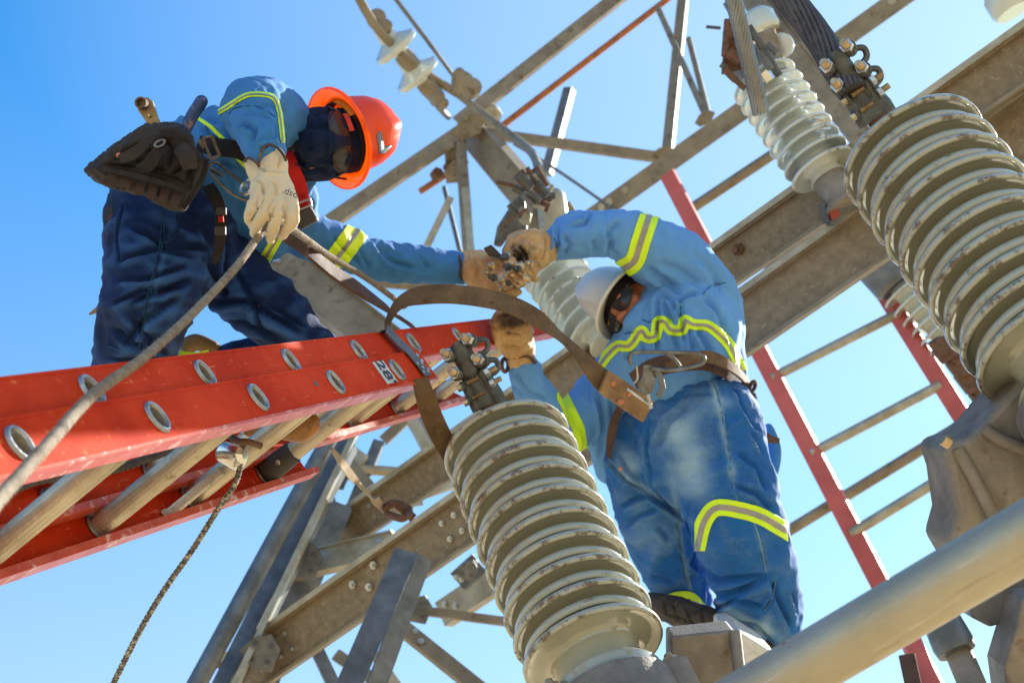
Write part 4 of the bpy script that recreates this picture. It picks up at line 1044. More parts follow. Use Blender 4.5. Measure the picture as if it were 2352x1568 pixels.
# small webbing strap hanging below the ladder
WB = thing('webbing_strap', P(850, 1120, 4.2), 'pale webbing strap hanging from the lower ladder rail, knotted at its end', 'strap')
pp = band([(762, 1030, 3.9, 4, (1, 0, -.3)), (785, 1062, 4.0, 10, (.5, .2, -.8)), (812, 1098, 4.1, 9, (.1, .3, -1)), (838, 1125, 4.2, 5, (-.7, .3, -.6)), (866, 1152, 4.3, 10, (0, .3, -1)), (895, 1172, 4.4, 9, (.4, .3, -.8)), (935, 1185, 4.5, 8, (0, .5, -1))])
mb = MB(); mb.strip(pp[0], pp[1], pp[2], .004); mb.build('strap', MT['web'], WB, smooth=45)
mb = MB(); mb.tube(pxpath([(880, 1170, 4.35), (905, 1155, 4.35), (940, 1170, 4.38), (925, 1190, 4.3), (890, 1180, 4.35)], 5), .012, 8); mb.tube(pxpath([(915, 1160, 4.36), (950, 1190, 4.36)], 4), .014, 8); mb.build('knot', MT['stud'], WB)
PIPE = [o for o in C.objects if o.name.startswith('bus_pipe')][0]
for x, y, r in ((1805, 1478, .0035), (1822, 1466, .0028), (1990, 1372, .0022)):
    dpt = 1.80 + (1.62 - 1.80) * (x - 1560) / 920 - .012
    o_ = P(x, y, dpt); mb = MB(); mb.lathe(o_ - UP * .004, UP - FW * .5, [(0, r * 2), (r, r * 1.6), (r * 2, r * .6), (r * 2.1, .0001)], 12)
    mb.build('weld_lump', MT['rust'], PIPE)
# ------------------------------------------------------------------ people: cloth helpers
def cloth_mat(name, base, second, wear_shading=None, weave=900, bump=.35, rough=.85, scale=7, streak=0, sheen=.03):
    m, nt, b = nodes(name); L = nt.links.new
    tc = N(nt, 'ShaderNodeTexCoord')
    n1 = N(nt, 'ShaderNodeTexNoise', Scale=float(scale), Detail=7, Roughness=.65); L(tc.outputs['Object'], n1.inputs['Vector'])
    r1 = N(nt, 'ShaderNodeValToRGB'); r1.color_ramp.elements[0].position = .36; r1.color_ramp.elements[1].position = .64
    r1.color_ramp.elements[0].color = c4(base); r1.color_ramp.elements[1].color = c4(second); L(n1.outputs[0], r1.inputs[0]); col = r1.outputs[0]
    n2 = N(nt, 'ShaderNodeTexNoise', Scale=float(weave) * .35, Detail=3); L(tc.outputs['Object'], n2.inputs['Vector'])
    if wear_shading:
        at = N(nt, 'ShaderNodeAttribute'); at.attribute_name = 'wear_shading'
        mm = N(nt, 'ShaderNodeMath', operation='MULTIPLY_ADD'); L(n2.outputs[0], mm.inputs[0]); mm.inputs[1].default_value = .9; mm.inputs[2].default_value = -.45
        ad = N(nt, 'ShaderNodeMath', operation='MULTIPLY_ADD'); L(n1.outputs[0], ad.inputs[0]); ad.inputs[1].default_value = .9; L(at.outputs['Fac'], ad.inputs[2])
        a2 = N(nt, 'ShaderNodeMath', operation='ADD'); L(ad.outputs[0], a2.inputs[0]); L(mm.outputs[0], a2.inputs[1])
        r2 = N(nt, 'ShaderNodeMapRange'); r2.inputs['From Min'].default_value = .50; r2.inputs['From Max'].default_value = 1.5; L(a2.outputs[0], r2.inputs[0])
        mx = N(nt, 'ShaderNodeMix', data_type='RGBA'); L(r2.outputs[0], mx.inputs[0]); L(col, mx.inputs[6]); mx.inputs[7].default_value = c4(wear_shading); col = mx.outputs[2]
    else:
        mx = N(nt, 'ShaderNodeMix', data_type='RGBA', blend_type='MULTIPLY'); mx.inputs[0].default_value = .35; L(col, mx.inputs[6]); L(n2.outputs[0], mx.inputs[7]); 
        gm = N(nt, 'ShaderNodeBrightContrast', Bright=.0); L(mx.outputs[2], gm.inputs[0]); col = gm.outputs[0]
    L(col, b.inputs['Base Color'])
    b.inputs['Roughness'].default_value = rough; b.inputs['Specular IOR Level'].default_value = .2
    b.inputs['Sheen Weight'].default_value = sheen; b.inputs['Sheen Roughness'].default_value = .5
    n3 = N(nt, 'ShaderNodeTexNoise', Scale=26.0, Detail=5, Roughness=.6); L(tc.outputs['Object'], n3.inputs['Vector'])
    b1_ = N(nt, 'ShaderNodeBump', Strength=.35, Distance=.006); L(n3.outputs[0], b1_.inputs['Height'])
    b2_ = N(nt, 'ShaderNodeBump', Strength=bump, Distance=.0012); L(n2.outputs[0], b2_.inputs['Height']); L(b1_.outputs[0], b2_.inputs['Normal']); L(b2_.outputs[0], b.inputs['Normal'])
    return m
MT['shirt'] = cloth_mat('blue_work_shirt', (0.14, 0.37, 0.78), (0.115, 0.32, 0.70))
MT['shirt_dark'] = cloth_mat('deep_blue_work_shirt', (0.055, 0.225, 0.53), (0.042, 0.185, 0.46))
MT['jeans_dark'] = cloth_mat('dark_denim', (0.004, 0.020, 0.090), (0.002, 0.010, 0.046), wear_shading=(0.035, 0.11, 0.32), weave=1400, scale=11)
MT['jeans'] = cloth_mat('washed_denim', (0.014, 0.115, 0.36), (0.008, 0.075, 0.27), wear_shading=(0.27, 0.44, 0.58), weave=1400, scale=11)
MT['hivis'] = mat('fluorescent_yellow_tape', (0.62, 0.90, 0.01), (0.55, 0.82, 0.01), 20, .6, 0, .2, 300)
MT['silver'] = mat('grey_reflective_tape', (0.30, 0.28, 0.27), (0.24, 0.23, 0.22), 40, .45, .2, .2, 400)
MT['hood'] = cloth_mat('navy_knit_hood', (0.008, 0.024, 0.075), (0.005, 0.015, 0.05), bump=.5)
MT['glove_white'] = cloth_mat('cream_leather_glove', (0.62, 0.52, 0.36), (0.55, 0.44, 0.28), wear_shading=(0.70, 0.62, 0.46), weave=500, rough=.65, bump=.2)
MT['glove_tan'] = cloth_mat('tan_leather_glove', (0.34, 0.20, 0.085), (0.52, 0.37, 0.18), wear_shading=(0.035, 0.02, 0.012), weave=400, rough=.6, bump=.3, scale=16)
MT['skin'] = mat('tanned_skin', (0.36, 0.13, 0.06), (0.30, 0.10, 0.045), 12, .5, 0, .25, 300, sss=.1)
MT['pouch'] = cloth_mat('black_ballistic_fabric', (0.030, 0.026, 0.027), (0.055, 0.045, 0.042), weave=1500, bump=.8, rough=.8, scale=9, sheen=.05)
MT['webb_black'] = cloth_mat('black_webbing', (0.015, 0.013, 0.015), (0.03, 0.022, 0.022), weave=1200, bump=.6, rough=.7, scale=30, sheen=.05)
MT['webb_red'] = cloth_mat('red_webbing', (0.55, 0.01, 0.012), (0.42, 0.008, 0.01), weave=1200, bump=.5, rough=.7, scale=30, sheen=.1)
MT['lens'] = mat('dark_mirrored_lens', (0.02, 0.022, 0.03), (0.03, 0.03, 0.03), 20, .22, 0, .05, 60, coat=.3, spec=.3)
MT['frame'] = mat('black_plastic_frame', (0.012, 0.012, 0.014), None, 20, .3, 0, .05, 60)
MT['blue_grip'] = mat('blue_rubber_grip', (0.008, 0.03, 0.12), (0.012, 0.05, 0.18), 20, .45, 0, .2, 160, spots=(0.30, 0.20, 0.16), spot_amt=.1)
MT['brass_steel'] = mat('worn_wrench_steel', (0.30, 0.22, 0.13), (0.18, 0.12, 0.07), 30, .4, .6, .4, 200)
MT['yellow_foam'] = mat('mustard_headband', (0.62, 0.30, 0.02), (0.5, 0.22, 0.02), 30, .7, 0, .5, 160)
MT['red_foam'] = mat('coral_headband_pad', (0.65, 0.10, 0.08), None, 30, .7, 0, .4, 160)
MT['boot'] = mat('black_boot_rubber', (0.022, 0.017, 0.014), (0.05, 0.038, 0.028), 22, .7, 0, .8, 120, spots=(0.10, 0.07, 0.05), spot_amt=.2)
MT['decal'] = mat('worn_blue_decal', (0.07, 0.16, 0.22), (0.14, 0.20, 0.24), 40, .5, 0, .2, 200, spots=(0.6, 0.1, 0.03), spot_amt=.1)
MT['loop_brown'] = cloth_mat('brown_pouch_webbing', (0.055, 0.036, 0.032), (0.04, 0.028, 0.026), weave=1400, bump=.6)
MT['thread'] = cloth_mat('pale_seam_thread', (0.22, 0.38, 0.50), (0.10, 0.22, 0.34))
MT['thread_dark'] = cloth_mat('navy_seam_thread', (0.02, 0.09, 0.18), (0.012, 0.06, 0.13))
def hat_mat(name, base, tr, weight):
    m, nt, b = nodes(name); L = nt.links.new
    b.inputs['Base Color'].default_value = c4(base); b.inputs['Roughness'].default_value = .28; b.inputs['Coat Weight'].default_value = .3
    tc = N(nt, 'ShaderNodeTexCoord'); n = N(nt, 'ShaderNodeTexNoise', Scale=14.0, Detail=6); L(tc.outputs['Object'], n.inputs['Vector'])
    r = N(nt, 'ShaderNodeMapRange'); r.inputs['To Min'].default_value = .2; r.inputs['To Max'].default_value = .5; L(n.outputs[0], r.inputs[0]); L(r.outputs[0], b.inputs['Roughness'])
    t = N(nt, 'ShaderNodeBsdfTranslucent'); t.inputs[0].default_value = c4(tr)
    mx = N(nt, 'ShaderNodeMixShader'); mx.inputs[0].default_value = weight
    L(b.outputs[0], mx.inputs[1]); L(t.outputs[0], mx.inputs[2]); L(mx.outputs[0], nt.nodes['Material Output'].inputs[0])
    return m
MT['hat_orange'] = hat_mat('orange_hard_hat', (0.90, 0.10, 0.004), (1.0, 0.34, 0.02), .5)
MT['hat_white'] = hat_mat('white_hard_hat', (0.62, 0.62, 0.58), (0.9, 0.85, 0.7), .12)

cam_np = np.array(CAM); RTn, UPn, FWn = np.array(RT), np.array(UP), np.array(FW)
def get(me):
    v = np.empty(len(me.vertices) * 3); me.vertices.foreach_get('co', v); v = v.reshape(-1, 3)
    n = np.empty(len(me.vertices) * 3); me.vertices.foreach_get('normal', n); n = n.reshape(-1, 3)
    return v, n
def pj(v):
    w = v - cam_np; d = w @ FWn
    return CX + F * (w @ RTn) / d, CY - F * (w @ UPn) / d, d
def pdist(X, Y, poly):
    """distance and signed side to a polyline in the sketch plane"""
    best = np.full(X.shape, 1e9); sgn = np.zeros(X.shape); tt = np.zeros(X.shape); acc = 0
    m = len(poly)
    for i in range(m - 1):
        ax_, ay_ = poly[i][:2]; bx_, by_ = poly[i + 1][:2]
        dx, dy = bx_ - ax_, by_ - ay_; l2 = dx * dx + dy * dy; l = math.sqrt(l2)
        t = ((X - ax_) * dx + (Y - ay_) * dy) / l2
        lo = 0 if i > 0 else 0; tc = np.clip(t, 0, 1)
        qx = X - ax_ - tc * dx; qy = Y - ay_ - tc * dy; d = np.hypot(qx, qy)
        s = (dx * (Y - ay_) - dy * (X - ax_)) / l
        mk = d < best
        best = np.where(mk, d, best); sgn = np.where(mk, s, sgn); tt = np.where(mk, (acc + tc * l), tt); acc += l
    return best, np.where(sgn < 0, -best, best), tt / acc
def fold(me, creases=(), noise_amp=.004, noise_scale=9, dirs=None, seed=0):
    """press creases (x,y polyline, width, depth in m) into the cloth and add soft rumples"""
    v, n = get(me); X, Y, D = pj(v)
    view = v - cam_np; view /= np.linalg.norm(view, axis=1)[:, None]
    facing = np.clip(-(view * n).sum(1) * 2.0 + .25, 0, 1)
    disp = np.zeros(len(v))
    for cr_ in creases:
        poly, w, amp = cr_[:3]
        d, s, t = pdist(X, Y, poly)
        fade = np.clip(np.minimum(t, 1 - t) * 6 + .15, 0, 1)
        amp = amp * 1.75; w = w * .8
        disp += -amp * np.exp(-(d / w) ** 2) * fade
        disp += amp * .6 * np.exp(-((s - 1.9 * w) / (w * 1.1)) ** 2) * (np.exp(-(np.abs(d) / (3.6 * w)) ** 4)) * fade
    disp *= facing
    off = Vector((seed * 3.1, seed * 1.7, seed * .9))
    if noise_amp:
        nz = np.empty(len(v))
        for i in range(len(v)):
            p = Vector(v[i]); q = p * noise_scale + off
            for d_, k in dirs_k(dirs): q = q + d_ * (d_.dot(p) * k)
            a = noise.noise(q); b_ = noise.noise(q * 2.3 + off)
            nz[i] = (1 - abs(a) * 2.2) * .7 + (1 - abs(b_) * 2) * .3
        disp += (nz - .45) * noise_amp * 1.45
    global last_disp
    last_disp = disp.copy()
    v2 = v + n * disp[:, None]
    me.vertices.foreach_set('co', v2.ravel()); me.update()
def dirs_k(d): return d or []
def wear_shading(me, blobs, base=0.0, ridge=0.0):
    '''fading patches plus sun highlights painted on the raised folds (ridge < 0: shade painted into the creases)'''
    v, n = get(me); X, Y, D = pj(v); w = np.full(len(v), float(base))
    if ridge: w += np.clip(last_disp * (abs(ridge) / ridge) / .006, -.6, 1.2) * abs(ridge)
    for b_ in blobs:
        x, y, rx, ry, a, amt = b_
        c_, s_ = math.cos(a), math.sin(a); u = ((X - x) * c_ + (Y - y) * s_) / rx; t = (-(X - x) * s_ + (Y - y) * c_) / ry
        w += amt * np.exp(-(u * u + t * t))
    at = me.attributes.new('wear_shading', 'FLOAT', 'POINT'); at.data.foreach_set('value', w)
def clip(me, fields, off):
    """keep the part of a skin where all fields are positive, lifted by off along the normal"""
    v, n = get(me); v = v + n * off
    keepers = [f(v) for f in fields]
    V = [Vector(p) for p in v]; out = MB(); cache = {}
    m = len(fields)
    allpos = np.all([k > 0 for k in keepers], axis=0); anyneg = [k <= 0 for k in keepers]
    fs = []; nv = list(V); vals = [list(k) for k in keepers]
    for p in me.polygons:
        idx = list(p.vertices)
        dead = False
        for k in range(m):
            if all(anyneg[k][i] for i in idx): dead = True; break
        if dead: continue
        if not all(allpos[i] for i in idx):
            for k in range(m):
                new = []
                L_ = len(idx)
                for a in range(L_):
                    i, j = idx[a], idx[(a + 1) % L_]; fi, fj = vals[k][i], vals[k][j]
                    if fi > 0: new.append(i)
                    if (fi > 0) != (fj > 0):
                        key = (min(i, j), max(i, j), k)
                        if key not in cache:
                            t = fi / (fi - fj); nv.append(nv[i].lerp(nv[j], t)); cache[key] = len(nv) - 1
                            for q in range(m): vals[q].append(vals[q][i] + (vals[q][j] - vals[q][i]) * t)
                        new.append(cache[key])
                idx = new
                if len(idx) < 3: break
        if len(idx) >= 3: fs.append(tuple(idx))
    used = sorted({i for f in fs for i in f}); mp = {a: b for b, a in enumerate(used)}
    out.v = [nv[i] for i in used]; out.f = [tuple(mp[i] for i in f) for f in fs]
    return out
def tape(me, name, poly, half, parent, mt='hivis', stripe=.28, box_=None, off=.0025, soff=.004, drange=None, wob=None):
    """reflective tape following a polyline across a garment skin; silver stripe along its middle"""
    xs = [p[0] for p in poly]; ys = [p[1] for p in poly]; 
    if len(poly) > 3:      # soften the corners
        q = catmull([Vector((a, b, 0)) for a, b in poly], 5); poly = [(a.x, a.y) for a in q]
    # extend the ends so that the tape wraps past the outline
    def ext(a, b): l = math.hypot(a[0] - b[0], a[1] - b[1]); return (a[0] + (a[0] - b[0]) / l * 40, a[1] + (a[1] - b[1]) / l * 40)
    pl = [ext(poly[0], poly[1])] + list(poly) + [ext(poly[-1], poly[-2])]
    bx = box_ or (min(xs) - 45, min(ys) - 45, max(xs) + 45, max(ys) + 45)
    def fld(h0, h1):
        def a(v): X, Y, D = pj(v); d, s, t = pdist(X, Y, pl); return s - h0
        def b(v): X, Y, D = pj(v); d, s, t = pdist(X, Y, pl); return h1 - s
        def c(v): X, Y, D = pj(v); return np.minimum(np.minimum(X - bx[0], bx[2] - X), np.minimum(Y - bx[1], bx[3] - Y))
        def e(v): X, Y, D = pj(v); return (np.minimum(D - drange[0], drange[1] - D) * 1000) if drange else np.ones(len(v))
        return [a, b, c, e]
    mb = clip(me, fld(-half, half), off)
    if not mb.v: print('EMPTY TAPE', name, poly[0]); return None
    o = mb.build(name, MT[mt], parent, smooth=80)
    so_ = o.modifiers.new('th', 'SOLIDIFY'); so_.thickness = .0016; so_.offset = -1
    if stripe:
        mb = clip(me, fld(-half * stripe, half * stripe), soff)
        if mb.v:
            s_ = mb.build('silver_stripe', MT['silver'], o, smooth=80)
    return o
from mathutils.bvhtree import BVHTree
def surf(me):
    bv = BVHTree.FromPolygons([v.co for v in me.vertices], [tuple(p.vertices) for p in me.polygons])
    def f(x, y, lift=.002, fall=3.5):
        d = (P(x, y, 1) - CAM).normalized(); h, n, i, t = bv.ray_cast(CAM, d)
        if h is None: return P(x, y, fall), -FW
        if n.dot(d) > 0: n = -n
        return h + n * lift, n
    return f
def on_skin(f, name, mt, pts, parent, half, th=.002, lift=.002, n=6):
    '''flat strap or seam lying on a garment; pts in the sketch plane'''
    q = catmull([Vector((a, b, 0)) for a, b in pts], n); pp = []; nn = []
    for v in q:
        h, m = f(v.x, v.y, lift); pp.append(h); nn.append(m)
    for _ in range(2):
        pp = [pp[0]] + [(pp[i - 1] + pp[i] * 2 + pp[i + 1]) / 4 for i in range(1, len(pp) - 1)] + [pp[-1]]
        nn = [nn[0]] + [(nn[i - 1] + nn[i] + nn[i + 1]).normalized() for i in range(1, len(nn) - 1)] + [nn[-1]]
    mb = MB(); mb.strip(pp, half, nn, th); return mb.build(name, MT[mt], parent, smooth=50)
def blob(mb, x, y, d, r, k=1.0, sq=(1, 1, 1)):
    R = px(r, d) * k; c = P(x, y, d); vs = []; fs = []; n, m = 16, 10
    for i in range(1, m):
        th = math.pi * i / m
        for j in range(n):
            ph = 2 * math.pi * j / n
            vs.append(c + RT * (R * sq[0] * math.sin(th) * math.cos(ph)) + UP * (R * sq[1] * math.cos(th)) + FW * (R * sq[2] * math.sin(th) * math.sin(ph)))
    t = len(vs); vs += [c + UP * R * sq[1], c - UP * R * sq[1]]
    for i in range(m - 2):
        for j in range(n): fs.append((i * n + j, i * n + (j + 1) % n, (i + 1) * n + (j + 1) % n, (i + 1) * n + j))
    for j in range(n): fs.append((t, (j + 1) % n, j)); fs.append((t + 1, (m - 2) * n + j, (m - 2) * n + (j + 1) % n))
    mb.add(vs, fs)
def limb(mb, pts, k=1.0, n=20, ends=True, res=5):
    """rounded tapering limb; pts (x,y,depth,r px)"""
    path, r = catmull([P(*p[:3]) for p in pts], res, [[px(p[3], p[2]) * k for p in pts]])
    if ends:
        t0 = (path[0] - path[1]).normalized(); t1 = (path[-1] - path[-2]).normalized()
        pre = [(path[0] + t0 * r[0] * math.sin(a), r[0] * math.cos(a)) for a in (1.45, 1.0, .5)]
        post = [(path[-1] + t1 * r[-1] * math.sin(a), r[-1] * math.cos(a)) for a in (.5, 1.0, 1.45)]
        path = [a for a, b in pre] + path + [a for a, b in post]; r = [b for a, b in pre] + r + [b for a, b in post]
    mb.tube(path, r, n)
def hand(mb, wrist, knuckles, fingers, pr, fr):
    """palm from the wrist to each knuckle, then one bent chain per finger"""
    for kx in knuckles: limb(mb, [wrist, ((wrist[0] + kx[0]) / 2, (wrist[1] + kx[1]) / 2, (wrist[2] + kx[2]) / 2, pr * 1.05), (*kx[:3], pr * .8)], n=12)
    for f in fingers: limb(mb, f, n=12)

class Head:
    """local axes: x to the person's left, y out of the face, z crown"""
    def __init__(s, c, up, face, size=1.0):
        s.c = c; s.z = up.normalized(); s.y = (face - s.z * face.dot(s.z)).normalized(); s.x = s.y.cross(s.z); s.k = size
    def __call__(s, x, y, z): return s.c + (s.x * x + s.y * y + s.z * z) * s.k
    def ell(s, mb, c, r, n=20, m=14):
        vs = []; fs = []
        for i in range(1, m):
            th = math.pi * i / m
            for j in range(n):
                ph = 2 * math.pi * j / n
                vs.append(s(c[0] + r[0] * math.sin(th) * math.cos(ph), c[1] + r[1] * math.sin(th) * math.sin(ph), c[2] + r[2] * math.cos(th)))
        t = len(vs); vs += [s(c[0], c[1], c[2] + r[2]), s(c[0], c[1], c[2] - r[2])]
        for i in range(m - 2):
            for j in range(n): fs.append((i * n + j, i * n + (j + 1) % n, (i + 1) * n + (j + 1) % n, (i + 1) * n + j))
        for j in range(n): fs.append((t, (j + 1) % n, j)); fs.append((t + 1, (m - 2) * n + j, (m - 2) * n + (j + 1) % n))
        mb.add(vs, fs)
    def sculpt(s, mb, g=0.0):
        E = lambda c, r: s.ell(mb, c, tuple(a + g for a in r))
        E((0, -.010, .030), (.074, .092, .082))          # cranium
        E((0, .020, -.030), (.060, .068, .072))          # face
        E((0, .040, -.085), (.036, .040, .026))          # chin
        E((0, .078, -.012), (.055, .014, .010))          # brow
        for sx in (-1, 1):
            E((sx * .040, .052, -.042), (.022, .026, .020))   # cheeks
            E((sx * .055, -.0, -.075), (.018, .035, .022))    # jaw
        E((0, .090, -.030), (.010, .014, .026))          # nose bridge
        E((0, .103, -.050), (.014, .013, .012))          # nose tip
        for sx in (-1, 1): E((sx * .013, .092, -.053), (.009, .010, .009))
        E((0, .082, -.080), (.026, .012, .006)); E((0, .080, -.090), (.022, .012, .007))   # lips
        if g < .004:
            for sx in (-1, 1): E((sx * .078, -.008, -.030), (.010, .020, .032))
def hard_hat(name_mat, H, parent, tilt=0.0, R=.118, brim=.036, visor=.03, ridge=True, n=72):
    """shell with a full brim, drawn round the head axes, with headband inside"""
    mb = MB(); vs = []; fs = []
    rows = []
    def pt(a, r, h, front):     # front stretches towards the face
        x = math.cos(a) * r * .88; y = math.sin(a) * r * 1.08
        if y > 0: y += front * max(0, math.sin(a)) ** 1.5
        return H(x, y - .005, h)
    prof = [(R + brim * .98, .012, visor), (R + brim, .017, visor), (R + brim * .5, .024, visor * .6), (R + .004, .032, .004), (R, .040, 0), (R * .985, .07, 0), (R * .92, .105, 0), (R * .78, .135, 0), (R * .55, .157, 0), (R * .28, .168, 0), (.0001, .171, 0)]
    inner = [(r - .0035 if r > .01 else r, h - .003, f) for r, h, f in reversed(prof)]
    allp = prof + inner
    for r, h, f in allp:
        for k in range(n):
            a = 2 * math.pi * k / n; hh = h
            if ridge and h > .05 and r > .01:      # raised centre ridge running front to back
                w = abs(math.cos(a)) * r
                if w < .022: hh = h + .007 * (1 - (w / .022) ** 2) 
            vs.append(pt(a, max(r, .0001), hh, f))
    m = len(allp)
    for i in range(m):
        i2 = (i + 1) % m
        for k in range(n): fs.append((i * n + k, i * n + (k + 1) % n, i2 * n + (k + 1) % n, i2 * n + k))
    mb.add(vs, fs)
    return mb.build('hard_hat', MT[name_mat], parent, smooth=60)
def loop(H, r, h, n=40, a0=0, a1=2 * math.pi, sx=.88, sy=1.08):
    return [H(math.cos(a0 + (a1 - a0) * k / n) * r * sx, math.sin(a0 + (a1 - a0) * k / n) * r * sy - .005, h) for k in range(n + 1)]
def glasses(H, parent, out=.0):
    g = thing_child('safety_glasses', H(0, .09, -.02), parent)
    fm = MB(); fm.tube([H(x * .074, .083 + out - .030 * x * x * 1.2, -.006 - .003 * abs(x)) for x in np.linspace(-1, 1, 21)], .0060, 8)
    for sx in (-1, 1):
        fm.tube([H(sx * .074, .047 + out, -.011), H(sx * .082, .02, -.012), H(sx * .083, -.03, -.014), H(sx * .080, -.06, -.030)], .0040, 8)
        fm.tube([H(sx * .012, .094 + out, -.016), H(sx * .016, .090 + out, -.040), H(sx * .03, .088 + out, -.052), H(sx * .055, .076 + out, -.048), H(sx * .072, .056 + out, -.026)], .0036, 8)
    fm.build('glasses_frame', MT['frame'], g)
    for sx in (-1, 1):
        vs = []; fs = []; nx, nz = 10, 6
        for off_ in (0, .0022):
            for i in range(nx + 1):
                for j in range(nz + 1):
                    u = i / nx; w = j / nz; x = .010 + .062 * u; zt = -.006 - .003 * u; zb = -.050 + .016 * max(0, u - .5) ** 1 * 2 + .014 * max(0, .25 - u) * 4
                    z = zt + (zb - zt) * w
                    y = .092 + out - .030 * (x / .074) ** 2 * 1.2 - .004 * (w - .5) ** 2 + off_
                    vs.append(H(sx * x, y, z))
        N_ = (nx + 1) * (nz + 1)
        for i in range(nx):
            for j in range(nz):
                a = i * (nz + 1) + j; fs.append((a, a + 1, a + nz + 2, a + nz + 1)); fs.append((N_ + a, N_ + a + nz + 1, N_ + a + nz + 2, N_ + a + 1))
        mb = MB(); mb.add(vs, fs); mb.build('lens', MT['lens'], g, smooth=60)
    return g
def thing_child(name, loc, parent):
    # a part whose own pieces are its children: a tiny carrier mesh is avoided, the frame is the part itself
    return parent
# ================================================================== the man on the left (orange hard hat)
def z1(x, y): return (172.3 + x * .34786, 143.6 + y * .34786)
W1 = thing('person', P(430, 640, 3.4), 'man in orange hard hat and dark jeans bending over the ladder, cream glove on rope', 'person')
H1 = Head(P(768, 326, 3.42), cv(.84, .18, .52), cv(.32, -.12, -.95), .98)
arm_near = [(650, 290, 3.42, 74), (612, 262, 3.30, 80), (578, 252, 3.16, 70), (588, 290, 3.06, 60), (603, 325, 2.99, 52), (614, 352, 2.95, 44)]
arm_far = [(655, 480, 3.62, 55), (690, 530, 3.62, 56), (760, 560, 3.66, 50), (850, 592, 3.74, 46), (890, 600, 3.78, 46), (970, 608, 3.85, 42), (1058, 618, 3.92, 37)]
torso1 = [(430, 395, 3.52, 88), (500, 380, 3.52, 112), (570, 350, 3.50, 112), (640, 330, 3.48, 84), (690, 335, 3.46, 52)]
belly1 = [(500, 420, 3.55, 95), (580, 480, 3.58, 84), (620, 545, 3.58, 56)]
chest1 = [(640, 350, 3.50, 76), (675, 430, 3.56, 52), (680, 510, 3.60, 52)]
hip1 = [(380, 440, 3.55, 92), (400, 500, 3.5, 128), (430, 560, 3.5, 122)]
leg_n = [(372, 500, 3.46, 132), (362, 590, 3.38, 118), (345, 680, 3.30, 108), (318, 770, 3.36, 96), (300, 860, 3.46, 84), (290, 940, 3.55, 70)]
leg_f = [(460, 560, 3.60, 108), (540, 640, 3.56, 90), (620, 710, 3.52, 78), (700, 780, 3.52, 62), (745, 815, 3.54, 45)]
shin_f = [(715, 800, 3.56, 48), (600, 820, 3.60, 44), (480, 835, 3.64, 40)]
# body: one continuous skin under the clothes
mb = MB()
H1.sculpt(mb)
for L_ in (arm_near, arm_far, torso1, belly1, chest1, hip1, leg_n, leg_f): limb(mb, L_, .66, 14)
limb(mb, [(640, 330, 3.46, 60), (700, 332, 3.44, 52), (740, 330, 3.43, 50)], 1, 14)
link_mesh(sculpt(mb, .0075, 3), 'body', MT['skin'], W1)
# dark knitted hood over the head and neck
mb = MB(); H1.sculpt(mb, .006)
for sx in (-1, 1): H1.ell(mb, (sx * .070, -.005, -.035), (.018, .034, .046))
limb(mb, [(668, 345, 3.47, 66), (712, 345, 3.44, 66), (752, 335, 3.42, 68)], 1, 20); limb(mb, [(700, 380, 3.45, 38), (745, 372, 3.42, 44)], 1, 14)
me = sculpt(mb, .005, 4); fold(me, [([(700, 300), (745, 292), (752, 285)], 4, .004), ([(705, 340), (735, 335)], 6, .004), ([(700, 390), (760, 385)], 6, .004), ([(712, 365), (770, 372)], 5, .003), ([(760, 300), (770, 390)], 4, .002)], .003, 30)
link_mesh(me, 'hood', MT['hood'], W1)
# shirt
mb = MB()
for L_ in (arm_near, arm_far, torso1, belly1, chest1): limb(mb, L_, 1, 24)
limb(mb, [(690, 300, 3.45, 34), (712, 330, 3.42, 34), (708, 380, 3.45, 30), (700, 430, 3.5, 26)], 1, 12)      # collar
limb(mb, [(395, 300, 3.6, 22), (440, 300, 3.56, 38), (500, 290, 3.52, 50)], 1, 14)
limb(mb, [(600, 545, 3.56, 40), (570, 590, 3.56, 22)], 1, 12)
me = sculpt(mb, .0065, 4)
cr = [([z1(1010, 300), z1(1100, 270), z1(1240, 275), z1(1330, 330)], 5, .008), ([z1(1000, 380), z1(1030, 480), z1(1060, 570)], 8, .010), ([z1(1080, 400), z1(1190, 440), z1(1150, 520)], 6, .010),
      ([z1(1120, 330), z1(1250, 360), z1(1340, 420)], 7, .007), ([z1(1150, 560), z1(1250, 500), z1(1340, 490)], 6, .007), ([z1(1200, 590), z1(1290, 540)], 4, .005), ([z1(1300, 400), z1(1370, 520)], 7, .008),
      ([z1(960, 250), z1(1000, 200), z1(1080, 165)], 6, .008), ([z1(860, 350), z1(930, 400), z1(1000, 420)], 7, .008), ([z1(1470, 460), z1(1540, 560), z1(1500, 700)], 5, .008), ([z1(1480, 620), z1(1500, 800)], 6, .007),
      ([z1(950, 640), z1(1050, 700), z1(1110, 820)], 8, .010), ([z1(1050, 650), z1(1150, 780)], 8, .008), ([z1(830, 430), z1(900, 490), z1(960, 520)], 6, .006),
      ([(760, 540), (800, 585), (830, 605)], 7, .007), ([(860, 560), (900, 600), (960, 620)], 7, .007), ([(880, 575), (930, 590)], 6, .006), ([(960, 580), (990, 620)], 6, .005), ([(820, 560), (850, 620)], 6, .006),
      ([(700, 560), (760, 600), (840, 640)], 6, .006), ([(590, 250), (640, 240), (660, 270)], 8, .006)]
fold(me, cr, .0075, 11, [(RT, 6)], 1)
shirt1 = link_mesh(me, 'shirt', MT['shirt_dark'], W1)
def world_me(o):
    m = o.data.copy(); m.transform(o.matrix_world); return m
ms = world_me(shirt1)
tape(ms, 'reflective_band', [z1(1040, 268), z1(1150, 210), z1(1305, 224), z1(1350, 320), z1(1362, 400)], 5.5, shirt1, stripe=.3, drange=(2.6, 3.34))
